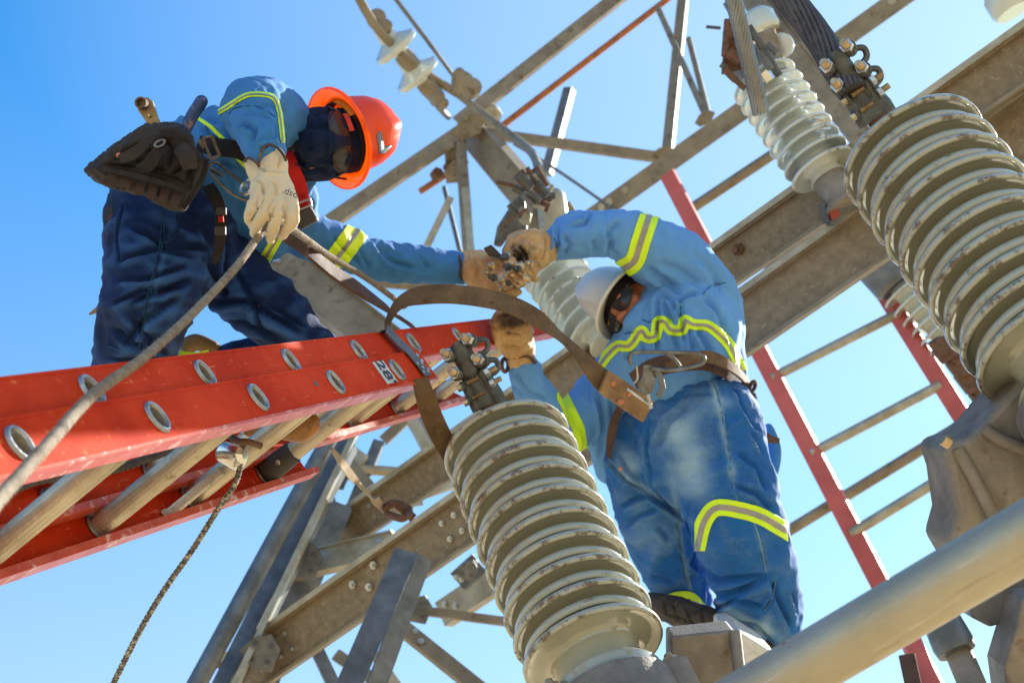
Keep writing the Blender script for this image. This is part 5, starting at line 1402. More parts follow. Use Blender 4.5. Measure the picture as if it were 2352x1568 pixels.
tape(ms, 'reflective_band', [(828, 520), (800, 560), (770, 600)], 27, shirt1, stripe=.18, box_=(735, 495, 850, 615))
tape(ms, 'reflective_band', [(640, 540), (612, 590)], 13, shirt1, stripe=.25, box_=(585, 530, 650, 605))
tape(ms, 'reflective_band', [z1(830, 380), z1(900, 430), z1(990, 520)], 4, shirt1, stripe=0, box_=(440, 265, 530, 345))
tape(ms, 'reflective_band', [z1(1060, 620), z1(1120, 680)], 4, shirt1, stripe=0, box_=(530, 355, 570, 390))
# jeans
mb = MB()
for L_ in (hip1, leg_n, leg_f, shin_f): limb(mb, L_, 1, 26)
limb(mb, [(330, 480, 3.6, 85), (300, 520, 3.5, 62), (310, 590, 3.42, 60)], 1, 20)
me = sculpt(mb, .0065, 4)
cr = [([(300, 520), (380, 560), (480, 570)], 10, .010), ([(270, 600), (360, 570), (440, 590)], 9, .010), ([(262, 640), (340, 640), (430, 610)], 8, .010), ([(300, 690), (370, 672), (440, 640)], 9, .012),
      ([(255, 700), (330, 665), (430, 660)], 7, .010), ([(290, 790), (330, 740), (400, 690)], 9, .010), ([(250, 760), (300, 790), (330, 800)], 7, .008), ([(300, 730), (350, 790), (390, 815)], 8, .009),
      ([(440, 700), (560, 690), (690, 760)], 9, .010), ([(460, 740), (560, 740), (640, 780)], 8, .009), ([(540, 620), (580, 690), (600, 760)], 8, .008), ([(480, 610), (520, 680)], 10, .010), ([(620, 700), (700, 750)], 6, .008),
      ([(410, 500), (405, 540), (365, 560)], 3, .004), ([(375, 500), (372, 560), (350, 650), (330, 720)], 2.2, .004), ([(285, 470), (270, 540), (275, 600)], 4, .005),
      ([(500, 480), (520, 560), (515, 640)], 6, .008), ([(420, 480), (470, 500), (480, 560)], 10, .006), ([(250, 820), (300, 830), (380, 810)], 6, .006)]
fold(me, cr, .009, 8, [(UP, 6)], 2)
wear_shading(me, [(330, 560, 60, 14, -.3, .35), (300, 640, 50, 12, -.3, .35), (420, 560, 60, 10, -.5, .35), (440, 720, 120, 12, .1, .4), (300, 800, 60, 10, .2, .35), (600, 740, 100, 8, .4, .35), (345, 690, 40, 60, .4, .35), (374, 600, 6, 140, .25, .4), (400, 645, 60, 10, -.2, .35), (320, 480, 60, 20, .5, .25), (470, 720, 120, 8, .3, .3), (330, 760, 10, 60, .5, .25), (560, 690, 160, 14, .6, .3)], .0, .45)  # sun highlights on the folds painted pale, along with real fading
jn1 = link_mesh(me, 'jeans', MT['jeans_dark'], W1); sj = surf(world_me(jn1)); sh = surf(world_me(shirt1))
for pl in ([(410, 470), (407, 540), (366, 560)], [(378, 470), (374, 560), (352, 650), (334, 730), (318, 800)], [(372, 470), (368, 558), (346, 648), (328, 728)], [(290, 470), (274, 540), (280, 600)], [(250, 795), (300, 812), (350, 812)]):
    on_skin(sj, 'seam', 'thread_dark', pl, jn1, .0012, .0012, .0012)
for pl in ([z1(1020, 340), z1(1060, 300), z1(1200, 290), z1(1320, 360)], [z1(1390, 460), z1(1395, 560)], [z1(850, 380), z1(890, 470), z1(980, 500)]):
    on_skin(sh, 'seam', 'thread_dark', pl, shirt1, .0011, .001, .0012)
# hard hat with suspension
HH1 = Head(P(763, 322, 3.42), cv(.82, .30, .50), cv(.32, -.12, -.95), 1.0)
hat1 = hard_hat('hat_orange', HH1, W1, R=.106, brim=.037, visor=.018)
mb = MB(); lp = loop(HH1, .098, .040); mb.strip(lp, .014, [(p - HH1(0, 0, .04)).normalized() for p in lp], .004); hb = mb.build('headband', MT['webb_black'], hat1, smooth=50)
mb = MB(); lp = loop(HH1, .101, .056, a0=1.2, a1=3.3); mb.strip(lp, .010, [(p - HH1(0, 0, .04)).normalized() for p in lp], .005); mb.build('sweat_pad', MT['yellow_foam'], hat1, smooth=50)
mb = MB(); lp = loop(HH1, .101, .030, a0=.2, a1=1.0); mb.strip(lp, .010, [(p - HH1(0, 0, .04)).normalized() for p in lp], .004); mb.build('sweat_pad', MT['yellow_foam'], hat1, smooth=50)
mb = MB(); mb.tube([HH1(-.10, -.02, .02), HH1(-.085, -.01, -.02), HH1(-.06, .02, -.09), HH1(-.03, .03, -.12)], .0028, 8); mb.build('chin_strap', MT['webb_black'], hat1)
glasses(H1, W1, .007)
mb = MB(); lp = [H1(x, .088 + .006 - .03 * (x / .074) ** 2 * 1.2, .006) for x in np.linspace(.022, .064, 8)]; mb.strip(lp, .006, H1.y, .004); mb.build('sweat_pad', MT['red_foam'], hat1, smooth=50)
# worn blue-grey decal on the shell
mh = world_me(hat1)
def z5(x, y): return (631.6 + x * .1684, 183.7 + y * .1684)
for pl, hw in (([z5(1410, 700), z5(1440, 860), z5(1465, 1010)], 6.5), ([z5(1545, 710), z5(1530, 800), z5(1520, 930)], 4.5), ([z5(1450, 1000), z5(1520, 960), z5(1560, 900)], 5)):
    tape(mh, 'decal', pl, hw, hat1, mt='decal', stripe=0, box_=(min(p[0] for p in pl) - 7, min(p[1] for p in pl) - 1, max(p[0] for p in pl) + 7, max(p[1] for p in pl) + 1), off=.0012)
# near glove holding the rope
mb = MB()
def q1(x, y, d, r): a, b = z1(x, y); return (a, b, d, r * .34786)
wr = q1(1300, 760, 2.93, 105)
limb(mb, [q1(1300, 590, 2.95, 82), q1(1305, 680, 2.94, 100), wr], 1, 22)
limb(mb, [q1(1160, 668, 2.94, 46), q1(1195, 720, 2.93, 58), q1(1240, 790, 2.92, 80)], 1, 14)
limb(mb, [wr, q1(1300, 830, 2.91, 108), q1(1300, 920, 2.89, 105)], 1, 22)
limb(mb, [wr, q1(1370, 850, 2.91, 80), q1(1400, 960, 2.89, 62)], 1, 18)
limb(mb, [q1(1230, 820, 2.9, 70), q1(1215, 900, 2.88, 62)], 1, 18)
for f in ([q1(1210, 880, 2.88, 50), q1(1165, 960, 2.86, 42), q1(1148, 1030, 2.87, 36), q1(1175, 1080, 2.90, 30)],
          [q1(1270, 900, 2.87, 50), q1(1240, 1000, 2.85, 44), q1(1200, 1075, 2.86, 39), q1(1185, 1130, 2.90, 33)],
          [q1(1340, 910, 2.87, 50), q1(1330, 1010, 2.85, 44), q1(1305, 1100, 2.86, 40), q1(1290, 1165, 2.89, 34)],
          [q1(1405, 930, 2.88, 48), q1(1420, 1020, 2.86, 42), q1(1400, 1090, 2.87, 38), q1(1365, 1150, 2.91, 32)],
          [q1(1420, 860, 2.93, 46), q1(1455, 960, 2.95, 40), q1(1440, 1060, 2.97, 36), q1(1390, 1120, 2.99, 30)]):
    limb(mb, f, .90, 14)
me = sculpt(mb, .0026, 3)
fold(me, [([z1(1215, 690), z1(1260, 720), z1(1380, 725)], 3.5, .004), ([z1(1190, 760), z1(1230, 800), z1(1245, 880)], 3.5, .004), ([z1(1300, 780), z1(1330, 830), z1(1320, 880)], 4, .003), ([z1(1360, 600), z1(1340, 700)], 3, .003),
          ([z1(1250, 880), z1(1215, 960), z1(1165, 1040)], 3, .005), ([z1(1320, 940), z1(1285, 1030), z1(1250, 1110)], 3, .005), ([z1(1375, 960), z1(1365, 1040), z1(1340, 1130)], 3, .005),
          ([z1(1190, 940), z1(1240, 960)], 3, .002), ([z1(1270, 1010), z1(1320, 1020)], 3, .002)], .0025, 30, None, 3)
wear_shading(me, [(600, 400, 25, 30, 0, .5)])
gl = link_mesh(me, 'glove', MT['glove_white'], W1)
mb = MB(); mb.tube(catmull([P(*z1(x, y), d) for x, y, d in ((1215, 690, 2.885), (1225, 600, 2.90), (1270, 545, 2.915), (1330, 560, 2.915), (1375, 610, 2.91), (1392, 650, 2.915))], 6), .0028, 8); mb.build('cuff_binding', MT['leather_dark'], gl)
mb = MB(); mb.tube(catmull([P(*z1(x, y), d) for x, y, d in ((1118, 655, 2.93), (1145, 632, 2.90), (1190, 655, 2.885), (1215, 690, 2.885))], 6), .0028, 8); mb.build('cuff_binding', MT['leather_dark'], gl)
# faint ink letters on the back of the glove
cu = bpy.data.curves.new('glove_print', 'FONT'); cu.body = '.dso'; cu.size = .020; cu.extrude = .0004
to = bpy.data.objects.new('glove_print', cu); C.objects.link(to)
ex = cv(.80, -.30, .05).normalized(); ez = cv(.35, .1, -1).normalized(); ez = (ez - ex * ez.dot(ex)).normalized(); ey = ez.cross(ex)
MM = Matrix((ex, ey, ez)).transposed().to_4x4(); MM.translation = P(*z1(1362, 858), 2.828)
to.matrix_world = MM; bpy.context.view_layer.update()
me = bpy.data.meshes.new_from_object(to.evaluated_get(bpy.context.evaluated_depsgraph_get())); bpy.data.objects.remove(to)
to = bpy.data.objects.new('ink_print', me); C.objects.link(to); me.materials.clear(); me.materials.append(MT['blue_grip']); to.parent = gl; to.matrix_world = MM
# far glove gripping the clamp
mb = MB()
wr = (1064, 612, 3.92, 34)
limb(mb, [(1052, 612, 3.92, 32), wr, (1100, 615, 3.92, 42), (1135, 630, 3.90, 36)], 1, 20)
limb(mb, [(1095, 620, 3.9, 40), (1120, 655, 3.88, 32)], 1, 16)
for f in ([(1105, 640, 3.88, 20), (1135, 672, 3.87, 15), (1160, 688, 3.87, 13), (1178, 694, 3.88, 11)], [(1125, 640, 3.88, 19), (1150, 665, 3.86, 14), (1176, 673, 3.87, 12), (1192, 670, 3.88, 10)],
          [(1135, 620, 3.88, 18), (1160, 630, 3.86, 14), (1178, 645, 3.88, 12), (1184, 655, 3.9, 10)], [(1110, 655, 3.87, 17), (1130, 685, 3.86, 13), (1150, 702, 3.87, 11), (1166, 704, 3.88, 10)],
          [(1115, 595, 3.9, 18), (1145, 600, 3.86, 14), (1160, 612, 3.85, 11)]): limb(mb, f, .88, 12)
me = sculpt(mb, .0028, 3); fold(me, [([(1085, 585), (1100, 620), (1090, 650)], 4, .004)], .003, 26, None, 5)
wear_shading(me, [(1120, 640, 26, 26, 0, .35), (1150, 680, 30, 20, 0, .4)], -.5, -.5)
gl2 = link_mesh(me, 'glove', MT['glove_tan'], W1)
mb = MB(); mb.tube(catmull([P(1050, 583, 3.90), P(1058, 600, 3.87), P(1056, 630, 3.87), P(1064, 648, 3.90)], 6), .004, 8); mb.build('cuff_binding', MT['leather_dark'], gl2)

# dark lanyard hanging beside the rope
pp = band([(655, 545, 3.30, 12, (0, .3, -1)), (700, 572, 3.32, 13, (0, .5, -1)), (760, 620, 3.4, 16, (-.1, .5, -1)), (830, 668, 3.5, 17, (0, .5, -1)), (900, 716, 3.65, 14, (0, .6, -1)), (945, 748, 3.8, 11, (0, .5, -1))])
mb = MB(); mb.strip(pp[0], pp[1], pp[2], .010); tag(mb.build('lanyard', MT['leather_dark'], None, smooth=45, bevel=.001), 'dark leather lanyard running beside the rope from the cream glove to behind the ladder', 'lanyard')
# harness, belt and pouch
def webbing(name, mt, pts, parent, th=.003, n=8):
    pp = band(pts, n); mb = MB(); mb.strip(pp[0], pp[1], pp[2], th); return mb.build(name, MT[mt], parent, smooth=50)
vw = (0, 0, -1)
webbing('leg_strap', 'webb_black', [(262, 440, 3.42, 16, (-.4, .5, -.8)), (250, 490, 3.36, 17, (-.6, .1, -.8)), (252, 550, 3.34, 17, (-.6, 0, -.8)), (266, 610, 3.30, 14, (-.5, 0, -.9))], W1)
webbing('leg_strap', 'webb_red', [(258, 462, 3.395, 9, (-.5, .3, -.8)), (252, 500, 3.35, 9, (-.6, .1, -.8))], W1)
webbing('leg_strap', 'webb_black', [(478, 425, 3.30, 14, (.2, .3, -1)), (500, 465, 3.29, 14, (.2, .1, -1)), (510, 520, 3.30, 13, (.3, .1, -1)), (500, 580, 3.34, 10, (.3, 0, -1)), (492, 605, 3.38, 5, (.3, 0, -1))], W1)
webbing('leg_strap', 'webb_red', [(507, 497, 3.285, 6, vw), (508, 510, 3.285, 6, vw)], W1, .006)
mb = MB(); mb.box(P(508, 485, 3.275), cv(.012, 0, 0), cv(0, .009, 0), cv(0, 0, .004)); mb.box(P(506, 530, 3.285), cv(.013, 0, 0), cv(0, .010, 0), cv(0, 0, .005)); mb.build('strap_buckle', MT['black_rubber'], W1, smooth=0, bevel=.002)
webbing('waist_belt', 'webb_black', [(455, 330, 3.35, 20, (.1, .2, -1)), (500, 338, 3.33, 21, (.1, .1, -1)), (545, 345, 3.33, 20, (.2, .1, -1)), (600, 372, 3.38, 18, (.3, 0, -1))], W1, .005)
webbing('chest_strap', 'webb_black', [(664, 302, 3.33, 15, (.3, .2, -1)), (672, 345, 3.34, 15, (.3, 0, -1))], W1, .006)
webbing('chest_strap', 'webb_red', [(664, 345, 3.36, 7, (.2, 0, -1)), (672, 385, 3.35, 15, (.2, 0, -1)), (684, 425, 3.38, 20, (.2, 0, -1)), (694, 462, 3.42, 17, (.3, -.2, -1))], W1, .004)
webbing('chest_strap', 'webb_red', [(690, 455, 3.40, 14, (.2, 0, -1)), (702, 485, 3.42, 15, (.3, -.2, -1))], W1, .005)
mb = MB()
for yy in (462, 478): mb.tube([P(678, yy + 8, 3.385), P(712, yy - 6, 3.385)], .0026, 8)
mb.tube([P(678, 470, 3.385), P(682, 488, 3.385)], .0026, 8); mb.tube([P(712, 456, 3.385), P(716, 474, 3.385)], .0026, 8)
mb.build('strap_buckle', MT['nut'], W1)
mb = MB(); mb.box(P(702, 500, 3.40), cv(.022, .012, 0), cv(-.010, .018, 0), cv(0, 0, .012)); mb.build('strap_buckle', MT['black_rubber'], W1, smooth=0, bevel=.006)
# belt buckle frame and hip plate
mb = MB()
bk = [z1(*p) for p in ((845, 500), (905, 490), (955, 615), (900, 640))]
bp = [P(a, b, 3.30) for a, b in bk]; mb.tube([bp[0], bp[1]], .0038, 8); mb.tube([bp[1], bp[2]], .0048, 8); mb.tube([bp[2], bp[3]], .0038, 8); mb.tube([bp[3], bp[0]], .0038, 8)
mb.build('belt_buckle', MT['brass_steel'], W1)
webbing('belt_tab', 'leather_old', [(*z1(820, 515), 3.31, 5, vw), (*z1(855, 560), 3.30, 5, vw)], W1)
d = 3.27
def zz(pts, dd=None): return [P(*z1(*p), dd or d) for p in pts]
mb = MB()
mb.tube(catmull(zz([(860, 700), (930, 660), (1010, 720), (1060, 760), (1110, 800), (1180, 870), (1175, 900), (1120, 905), (1040, 870), (960, 800), (900, 730)]), 5) , .0040, 8)
mb.tube(zz([(900, 700), (975, 745)]), .006, 8)
mb.build('hip_hook', MT['steel_dark'], W1)
for (x, y, r) in ((1130, 830, 16), (1165, 800, 15)):
    mb = MB(); mb.ring(P(*z1(x, y), 3.24), cv(.6, .6, 0), cv(-.5, .6, .5), px(r, 3.24), .005, 24, 8); mb.build('ring', MT['nut'], W1)
# tool pouch: a sagging fabric bag
PO = thing('tool_pouch', P(345, 385, 3.2), 'black ballistic fabric tool pouch hanging from the belt of the man in the orange hat', 'pouch')
out = [(62, 705), (150, 640), (250, 560), (390, 465), (480, 410), (590, 405), (680, 415), (760, 480), (800, 590), (870, 640), (865, 720), (820, 780), (760, 870), (720, 975), (640, 965), (560, 930), (440, 880), (330, 840), (230, 815), (130, 770)]
pts2 = [z1(*p) for p in out]
mb = MB(); cxp = sum(p[0] for p in pts2) / len(pts2); cyp = sum(p[1] for p in pts2) / len(pts2)
def pouch_layers(layers):
    vs = []; fs = []; n = len(pts2)
    for s, dd in layers:
        for (x, y) in pts2: vs.append(P(cxp + (x - cxp) * s, cyp + (y - cyp) * s, dd))
    for i in range(len(layers) - 1):
        for k in range(n): fs.append((i * n + k, i * n + (k + 1) % n, (i + 1) * n + (k + 1) % n, (i + 1) * n + k))
    fs.append(tuple(range(n))); fs.append(tuple(reversed(range((len(layers) - 1) * n, len(layers) * n))))
    mb.add(vs, fs)
pouch_layers([(.80, 3.105), (.95, 3.125), (1.0, 3.16), (1.0, 3.22), (.9, 3.25)])
me = sculpt(mb, .004, 2)
fold(me, [([z1(170, 670), z1(400, 690), z1(640, 760), z1(780, 820)], 3, .008), ([z1(160, 640), z1(300, 600), z1(420, 520)], 5, .006), ([z1(260, 650), z1(330, 590)], 7, .008), ([z1(480, 560), z1(500, 640), z1(440, 700)], 6, .010),
          ([z1(600, 500), z1(640, 600), z1(620, 700)], 6, .010), ([z1(700, 600), z1(760, 700), z1(740, 790)], 6, .009), ([z1(640, 740), z1(700, 700), z1(780, 640)], 5, .008), ([z1(540, 450), z1(660, 470), z1(760, 540)], 5, .008),
          ([z1(260, 770), z1(250, 820)], 3, .006), ([z1(340, 770), z1(330, 840)], 3, .006), ([z1(440, 780), z1(430, 880)], 3, .006), ([z1(520, 800), z1(500, 900)], 3, .006), ([z1(600, 830), z1(580, 930)], 3, .006), ([z1(690, 850), z1(650, 960)], 3, .006),
          ([z1(380, 640), z1(500, 700), z1(620, 720)], 6, .007), ([z1(790, 600), z1(800, 720), z1(720, 900)], 4, .008)], .008, 22, None, 4)
link_mesh(me, 'bag', MT['pouch'], PO)
for i, (x0, y0, x1, y1) in enumerate(((255, 735, 240, 800), (345, 755, 335, 825), (440, 785, 425, 865), (520, 805, 500, 905), (600, 835, 575, 935), (680, 860, 650, 955))):
    webbing('loop', 'loop_brown', [(*z1(x0, y0), 3.085, 10, (0, .1, -1)), (*z1((x0 + x1) / 2, (y0 + y1) / 2), 3.080, 10, vw), (*z1(x1, y1), 3.09, 10, (0, -.1, -1))], PO, .004)
webbing('side_flap', 'pouch', [(*z1(690, 560), 3.09, 16, vw), (*z1(740, 620), 3.07, 20, vw), (*z1(760, 700), 3.08, 16, vw)], PO, .010)
webbing('side_flap', 'pouch', [(*z1(300, 640), 3.09, 10, vw), (*z1(390, 600), 3.07, 13, vw), (*z1(470, 540), 3.08, 10, vw)], PO, .010)
webbing('flap_strap', 'webb_black', [(*z1(600, 545), 3.075, 12, (.3, 0, -1)), (*z1(540, 600), 3.06, 14, (0, .2, -1)), (*z1(480, 680), 3.065, 15, (0, -.1, -1)), (*z1(410, 700), 3.08, 9, (-.2, -.3, -1))], PO, .004)
webbing('rim_binding', 'webb_black', [(*z1(870, 640), 3.11, 6, vw), (*z1(850, 740), 3.10, 6, vw), (*z1(790, 850), 3.10, 6, vw), (*z1(720, 965), 3.11, 5, vw)], PO, .008)
webbing('hem_band', 'webb_black', [(*z1(160, 700), 3.098, 5, vw), (*z1(340, 735), 3.07, 6, vw), (*z1(520, 780), 3.065, 6, vw), (*z1(740, 850), 3.075, 6, vw)], PO, .006)
mb = MB(); mb.ring(P(*z1(560, 535), 3.06), cv(.7, .35, 0), cv(-.35, .7, 0) * .5, .015, .0030, 24, 8); mb.build('ring', MT['steel_dark'], PO)
mb = MB(); mb.lathe(P(*z1(288, 612), 3.10), -FW, [(-.002, .006), (.003, .005), (.005, .002)], 14); mb.build('snap', MT['copper'], PO)
# wrench and hammer handle standing in the pouch
WRN = thing('ratchet_wrench', P(*z1(500, 380), 3.2), 'worn steel ratchet wrench standing out of the black tool pouch', 'wrench')
mb = MB(); d = 3.21
wo_ = [(410, 290), (415, 250), (440, 232), (480, 230), (510, 255), (530, 310), (545, 360), (570, 420), (560, 470), (480, 470), (470, 400), (440, 350), (415, 320)]
mb.extrude(P(*z1(490, 350), d), RT, UP, FW * .012, [(px(z1(*p)[0] - z1(490, 350)[0], d), px(z1(490, 350)[1] - z1(*p)[1], d)) for p in wo_]); mb.build('handle', MT['brass_steel'], WRN, smooth=30, bevel=.003)
mb = MB(); mb.lathe(P(*z1(450, 278), 3.205), cv(-.1, .1, -1), [(0, .0135), (.018, .0135), (.019, .009), (.004, .0085)], 24, caps=False); mb.build('socket', MT['stud'], WRN, smooth=30)
mb = MB(); mb.lathe(P(*z1(490, 352), 3.205), -FW, [(0, .004), (.003, .003)], 12); mb.build('rivet', MT['bolt'], WRN)
HM = thing('hammer', P(*z1(780, 340), 3.2), 'tool with dark blue rubber grip standing out of the black pouch', 'hammer')
mb = MB(); limb(mb, [(*z1(735, 440), 3.2, 13), (*z1(770, 360), 3.2, 14.5), (*z1(815, 290), 3.2, 15), (*z1(835, 258), 3.2, 15)], 1, 20); mb.build('grip', MT['blue_grip'], HM)
mb = MB(); limb(mb, [(*z1(700, 500), 3.2, 11), (*z1(735, 450), 3.2, 10.5)], 1, 16); mb.build('shaft', MT['amber'], HM)
# boots
mb = MB(); limb(mb, [(655, 985, 2.86, 26), (690, 984, 2.86, 34), (708, 975, 2.86, 30)], 1, 18); limb(mb, [(572, 990, 2.86, 14), (610, 984, 2.86, 20), (655, 985, 2.86, 26)], 1, 12)
me = sculpt(mb, .006, 2); link_mesh(me, 'boot', MT['amber'], W1)
mb = MB(); limb(mb, [(425, 800, 3.6, 22), (450, 785, 3.6, 20), (490, 800, 3.6, 18)], 1, 12); me = sculpt(mb, .006, 2); link_mesh(me, 'boot', MT['leather_old'], W1)
webbing('trouser_tape', 'hivis', [(405, 812, 3.55, 9, vw), (440, 818, 3.54, 9, vw), (480, 812, 3.54, 9, vw)], W1)
mb = MB(); mb.tube(pxpath([(205, 722, 3.3), (222, 712, 3.3), (232, 705, 3.3)], 4), [.002, .003, .004, .005, .006, .007, .007, .008, .008], 8); mb.tube(pxpath([(228, 700, 3.3), (240, 712, 3.3)], 4), .010, 8); mb.build('tool_tip', MT['leather_old'], W1)
# ================================================================== the man on the right (white hard hat)
def z3(x, y): return (1263.3 + x * .524, 746.5 + y * .524)
def z4(x, y): return (1263.3 + x * .24539, 447.9 + y * .24539)
W2 = thing('person', P(1600, 1000, 4.0), 'man in white hard hat, sky-blue shirt and washed jeans reaching up with both gloves', 'person')
H2 = Head(P(1440, 700, 4.08), cv(-.72, .46, .50), cv(.10, -.42, -.90), 1.0)
arm_up = [(1610, 690, 4.10, 92), (1560, 618, 4.06, 88), (1490, 572, 4.0, 72), (1430, 540, 3.96, 60), (1380, 535, 3.94, 52), (1325, 545, 3.92, 49), (1285, 558, 3.92, 40)]
arm_dn = [(1440, 830, 4.25, 55), (1385, 900, 4.2, 58), (1330, 960, 4.12, 56), (1285, 1000, 4.05, 50), (1240, 930, 3.98, 46), (1215, 880, 3.95, 42), (1199, 840, 3.93, 36)]
torso2 = [(1560, 900, 4.08, 118), (1556, 850, 4.06, 140), (1562, 780, 4.06, 138), (1580, 715, 4.08, 122), (1590, 665, 4.10, 88)]
chest2 = [(1530, 740, 4.0, 70), (1470, 800, 4.02, 66), (1430, 860, 4.08, 58), (1400, 930, 4.14, 52), (1392, 1010, 4.16, 44), (1395, 1080, 4.18, 30)]
back2 = [(1650, 690, 4.15, 48), (1668, 760, 4.12, 46), (1676, 830, 4.10, 40), (1680, 880, 4.1, 34)]
hip2 = [(1580, 900, 4.06, 125), (1590, 960, 4.04, 138), (1600, 1030, 4.02, 140)]
leg2n = [(1620, 980, 3.98, 132), (1648, 1060, 3.94, 120), (1680, 1150, 3.90, 115), (1706, 1240, 3.90, 108), (1735, 1330, 3.94, 100), (1760, 1410, 3.98, 84), (1768, 1450, 4.0, 70)]
leg2f = [(1530, 980, 4.14, 112), (1497, 1080, 4.15, 104), (1510, 1180, 4.16, 92), (1545, 1290, 4.16, 78), (1575, 1370, 4.16, 62), (1588, 1410, 4.16, 48)]
mb = MB(); H2.sculpt(mb)
for L_ in (arm_up, arm_dn, torso2, chest2, hip2, leg2n, leg2f): limb(mb, L_, .66, 14)
limb(mb, [(1450, 700, 4.10, 56), (1500, 690, 4.08, 46), (1560, 700, 4.08, 60)], 1, 16)
limb(mb, [(1212, 870, 3.94, 26), (1198, 835, 3.93, 27), (1192, 815, 3.92, 26)], 1, 14)
link_mesh(sculpt(mb, .0052, 2), 'body', MT['skin'], W2)
# shirt
mb = MB()
for L_ in (arm_up, arm_dn, torso2, chest2, back2): limb(mb, L_, 1, 26)
limb(mb, [(1478, 668, 4.06, 14), (1515, 690, 4.0, 22), (1480, 712, 3.99, 27), (1456, 742, 3.98, 30)], 1, 12)     # collar
limb(mb, [(1300, 520, 3.93, 26), (1330, 510, 3.93, 28)], 1, 12)
me = sculpt(mb, .0065, 4)
cr = [([z4(1000, 930), z4(1100, 960), z4(1220, 980), z4(1420, 900)], 7, .012), ([z4(1010, 960), z4(1010, 1100), z4(980, 1300)], 7, .010), ([z4(1060, 990), z4(1090, 1110), z4(1130, 1200)], 7, .011), ([z4(1120, 980), z4(1190, 1090), z4(1240, 1170)], 6, .010),
      ([z4(1220, 960), z4(1225, 1180), z4(1270, 1400)], 6, .009), ([z4(1430, 930), z4(1560, 1100), z4(1650, 1300)], 9, .010), ([z4(1500, 1000), z4(1640, 1200), z4(1700, 1400)], 7, .009), ([z4(1380, 1250), z4(1460, 1400), z4(1500, 1500)], 9, .012),
      ([z4(1300, 1240), z4(1330, 1400), z4(1350, 1480)], 7, .010), ([z4(1140, 1280), z4(1170, 1400), z4(1200, 1480)], 6, .009), ([z4(1000, 1230), z4(1000, 1460)], 5, .008), ([z4(860, 1180), z4(930, 1190), z4(1000, 1180)], 3, .004),
      ([z4(860, 1400), z4(880, 1460)], 6, .007), ([z4(700, 1290), z4(830, 1280)], 4, .004), ([z4(740, 1450), z4(700, 1540)], 6, .007), ([z4(1000, 620), z4(1200, 700), z4(1420, 860)], 12, .008), ([z4(900, 680), z4(1050, 780), z4(1230, 950)], 10, .010),
      ([z4(1480, 850), z4(1620, 820)], 3, .004), ([z4(540, 330), z4(560, 450), z4(530, 580)], 8, .011), ([z4(380, 160), z4(330, 260), z4(180, 290)], 5, .010), ([z4(130, 380), z4(180, 480), z4(120, 560)], 7, .009), ([z4(400, 420), z4(440, 540)], 8, .008),
      ([z4(600, 420), z4(560, 520), z4(640, 560)], 6, .008), ([z4(640, 260), z4(560, 330)], 8, .007), ([z4(60, 300), z4(80, 450), z4(30, 550)], 5, .009), ([z4(1350, 560), z4(1500, 700), z4(1620, 880)], 10, .006),
      ([(1180, 850), (1215, 900), (1262, 920)], 5, .005), ([(1170, 880), (1200, 910)], 5, .004), ([(1365, 880), (1385, 980), (1375, 1060)], 6, .008), ([(1400, 900), (1412, 980)], 6, .006)]
fold(me, cr, .0085, 9, [(UP, -3), (RT, 3)], 6)
shirt2 = link_mesh(me, 'shirt', MT['shirt'], W2); ms = world_me(shirt2)
tape(ms, 'reflective_band', [z4(912, 250), z4(850, 440), z4(790, 620), z4(690, 690)], 22, shirt2, stripe=.30, box_=(1410, 490, 1520, 640), drange=(3.4, 4.3))
tape(ms, 'reflective_band', [z4(500, 1540), z4(540, 1490), z4(630, 1410), z4(740, 1410), z4(850, 1270), z4(900, 1330), z4(985, 1320), z4(1010, 1190), z4(1080, 1190), z4(1130, 1260), z4(1240, 1260), z4(1260, 1170), z4(1340, 1210), z4(1470, 1220), z4(1560, 1280), z4(1680, 1400), z4(1760, 1560)], 12.5, shirt2, stripe=.28, box_=(1370, 700, 1730, 850), drange=(3.4, 4.12))
tape(ms, 'reflective_band', [(1303, 930), (1330, 985), (1338, 1050)], 14, shirt2, stripe=0, box_=(1280, 900, 1365, 1060), drange=(3.6, 4.4))
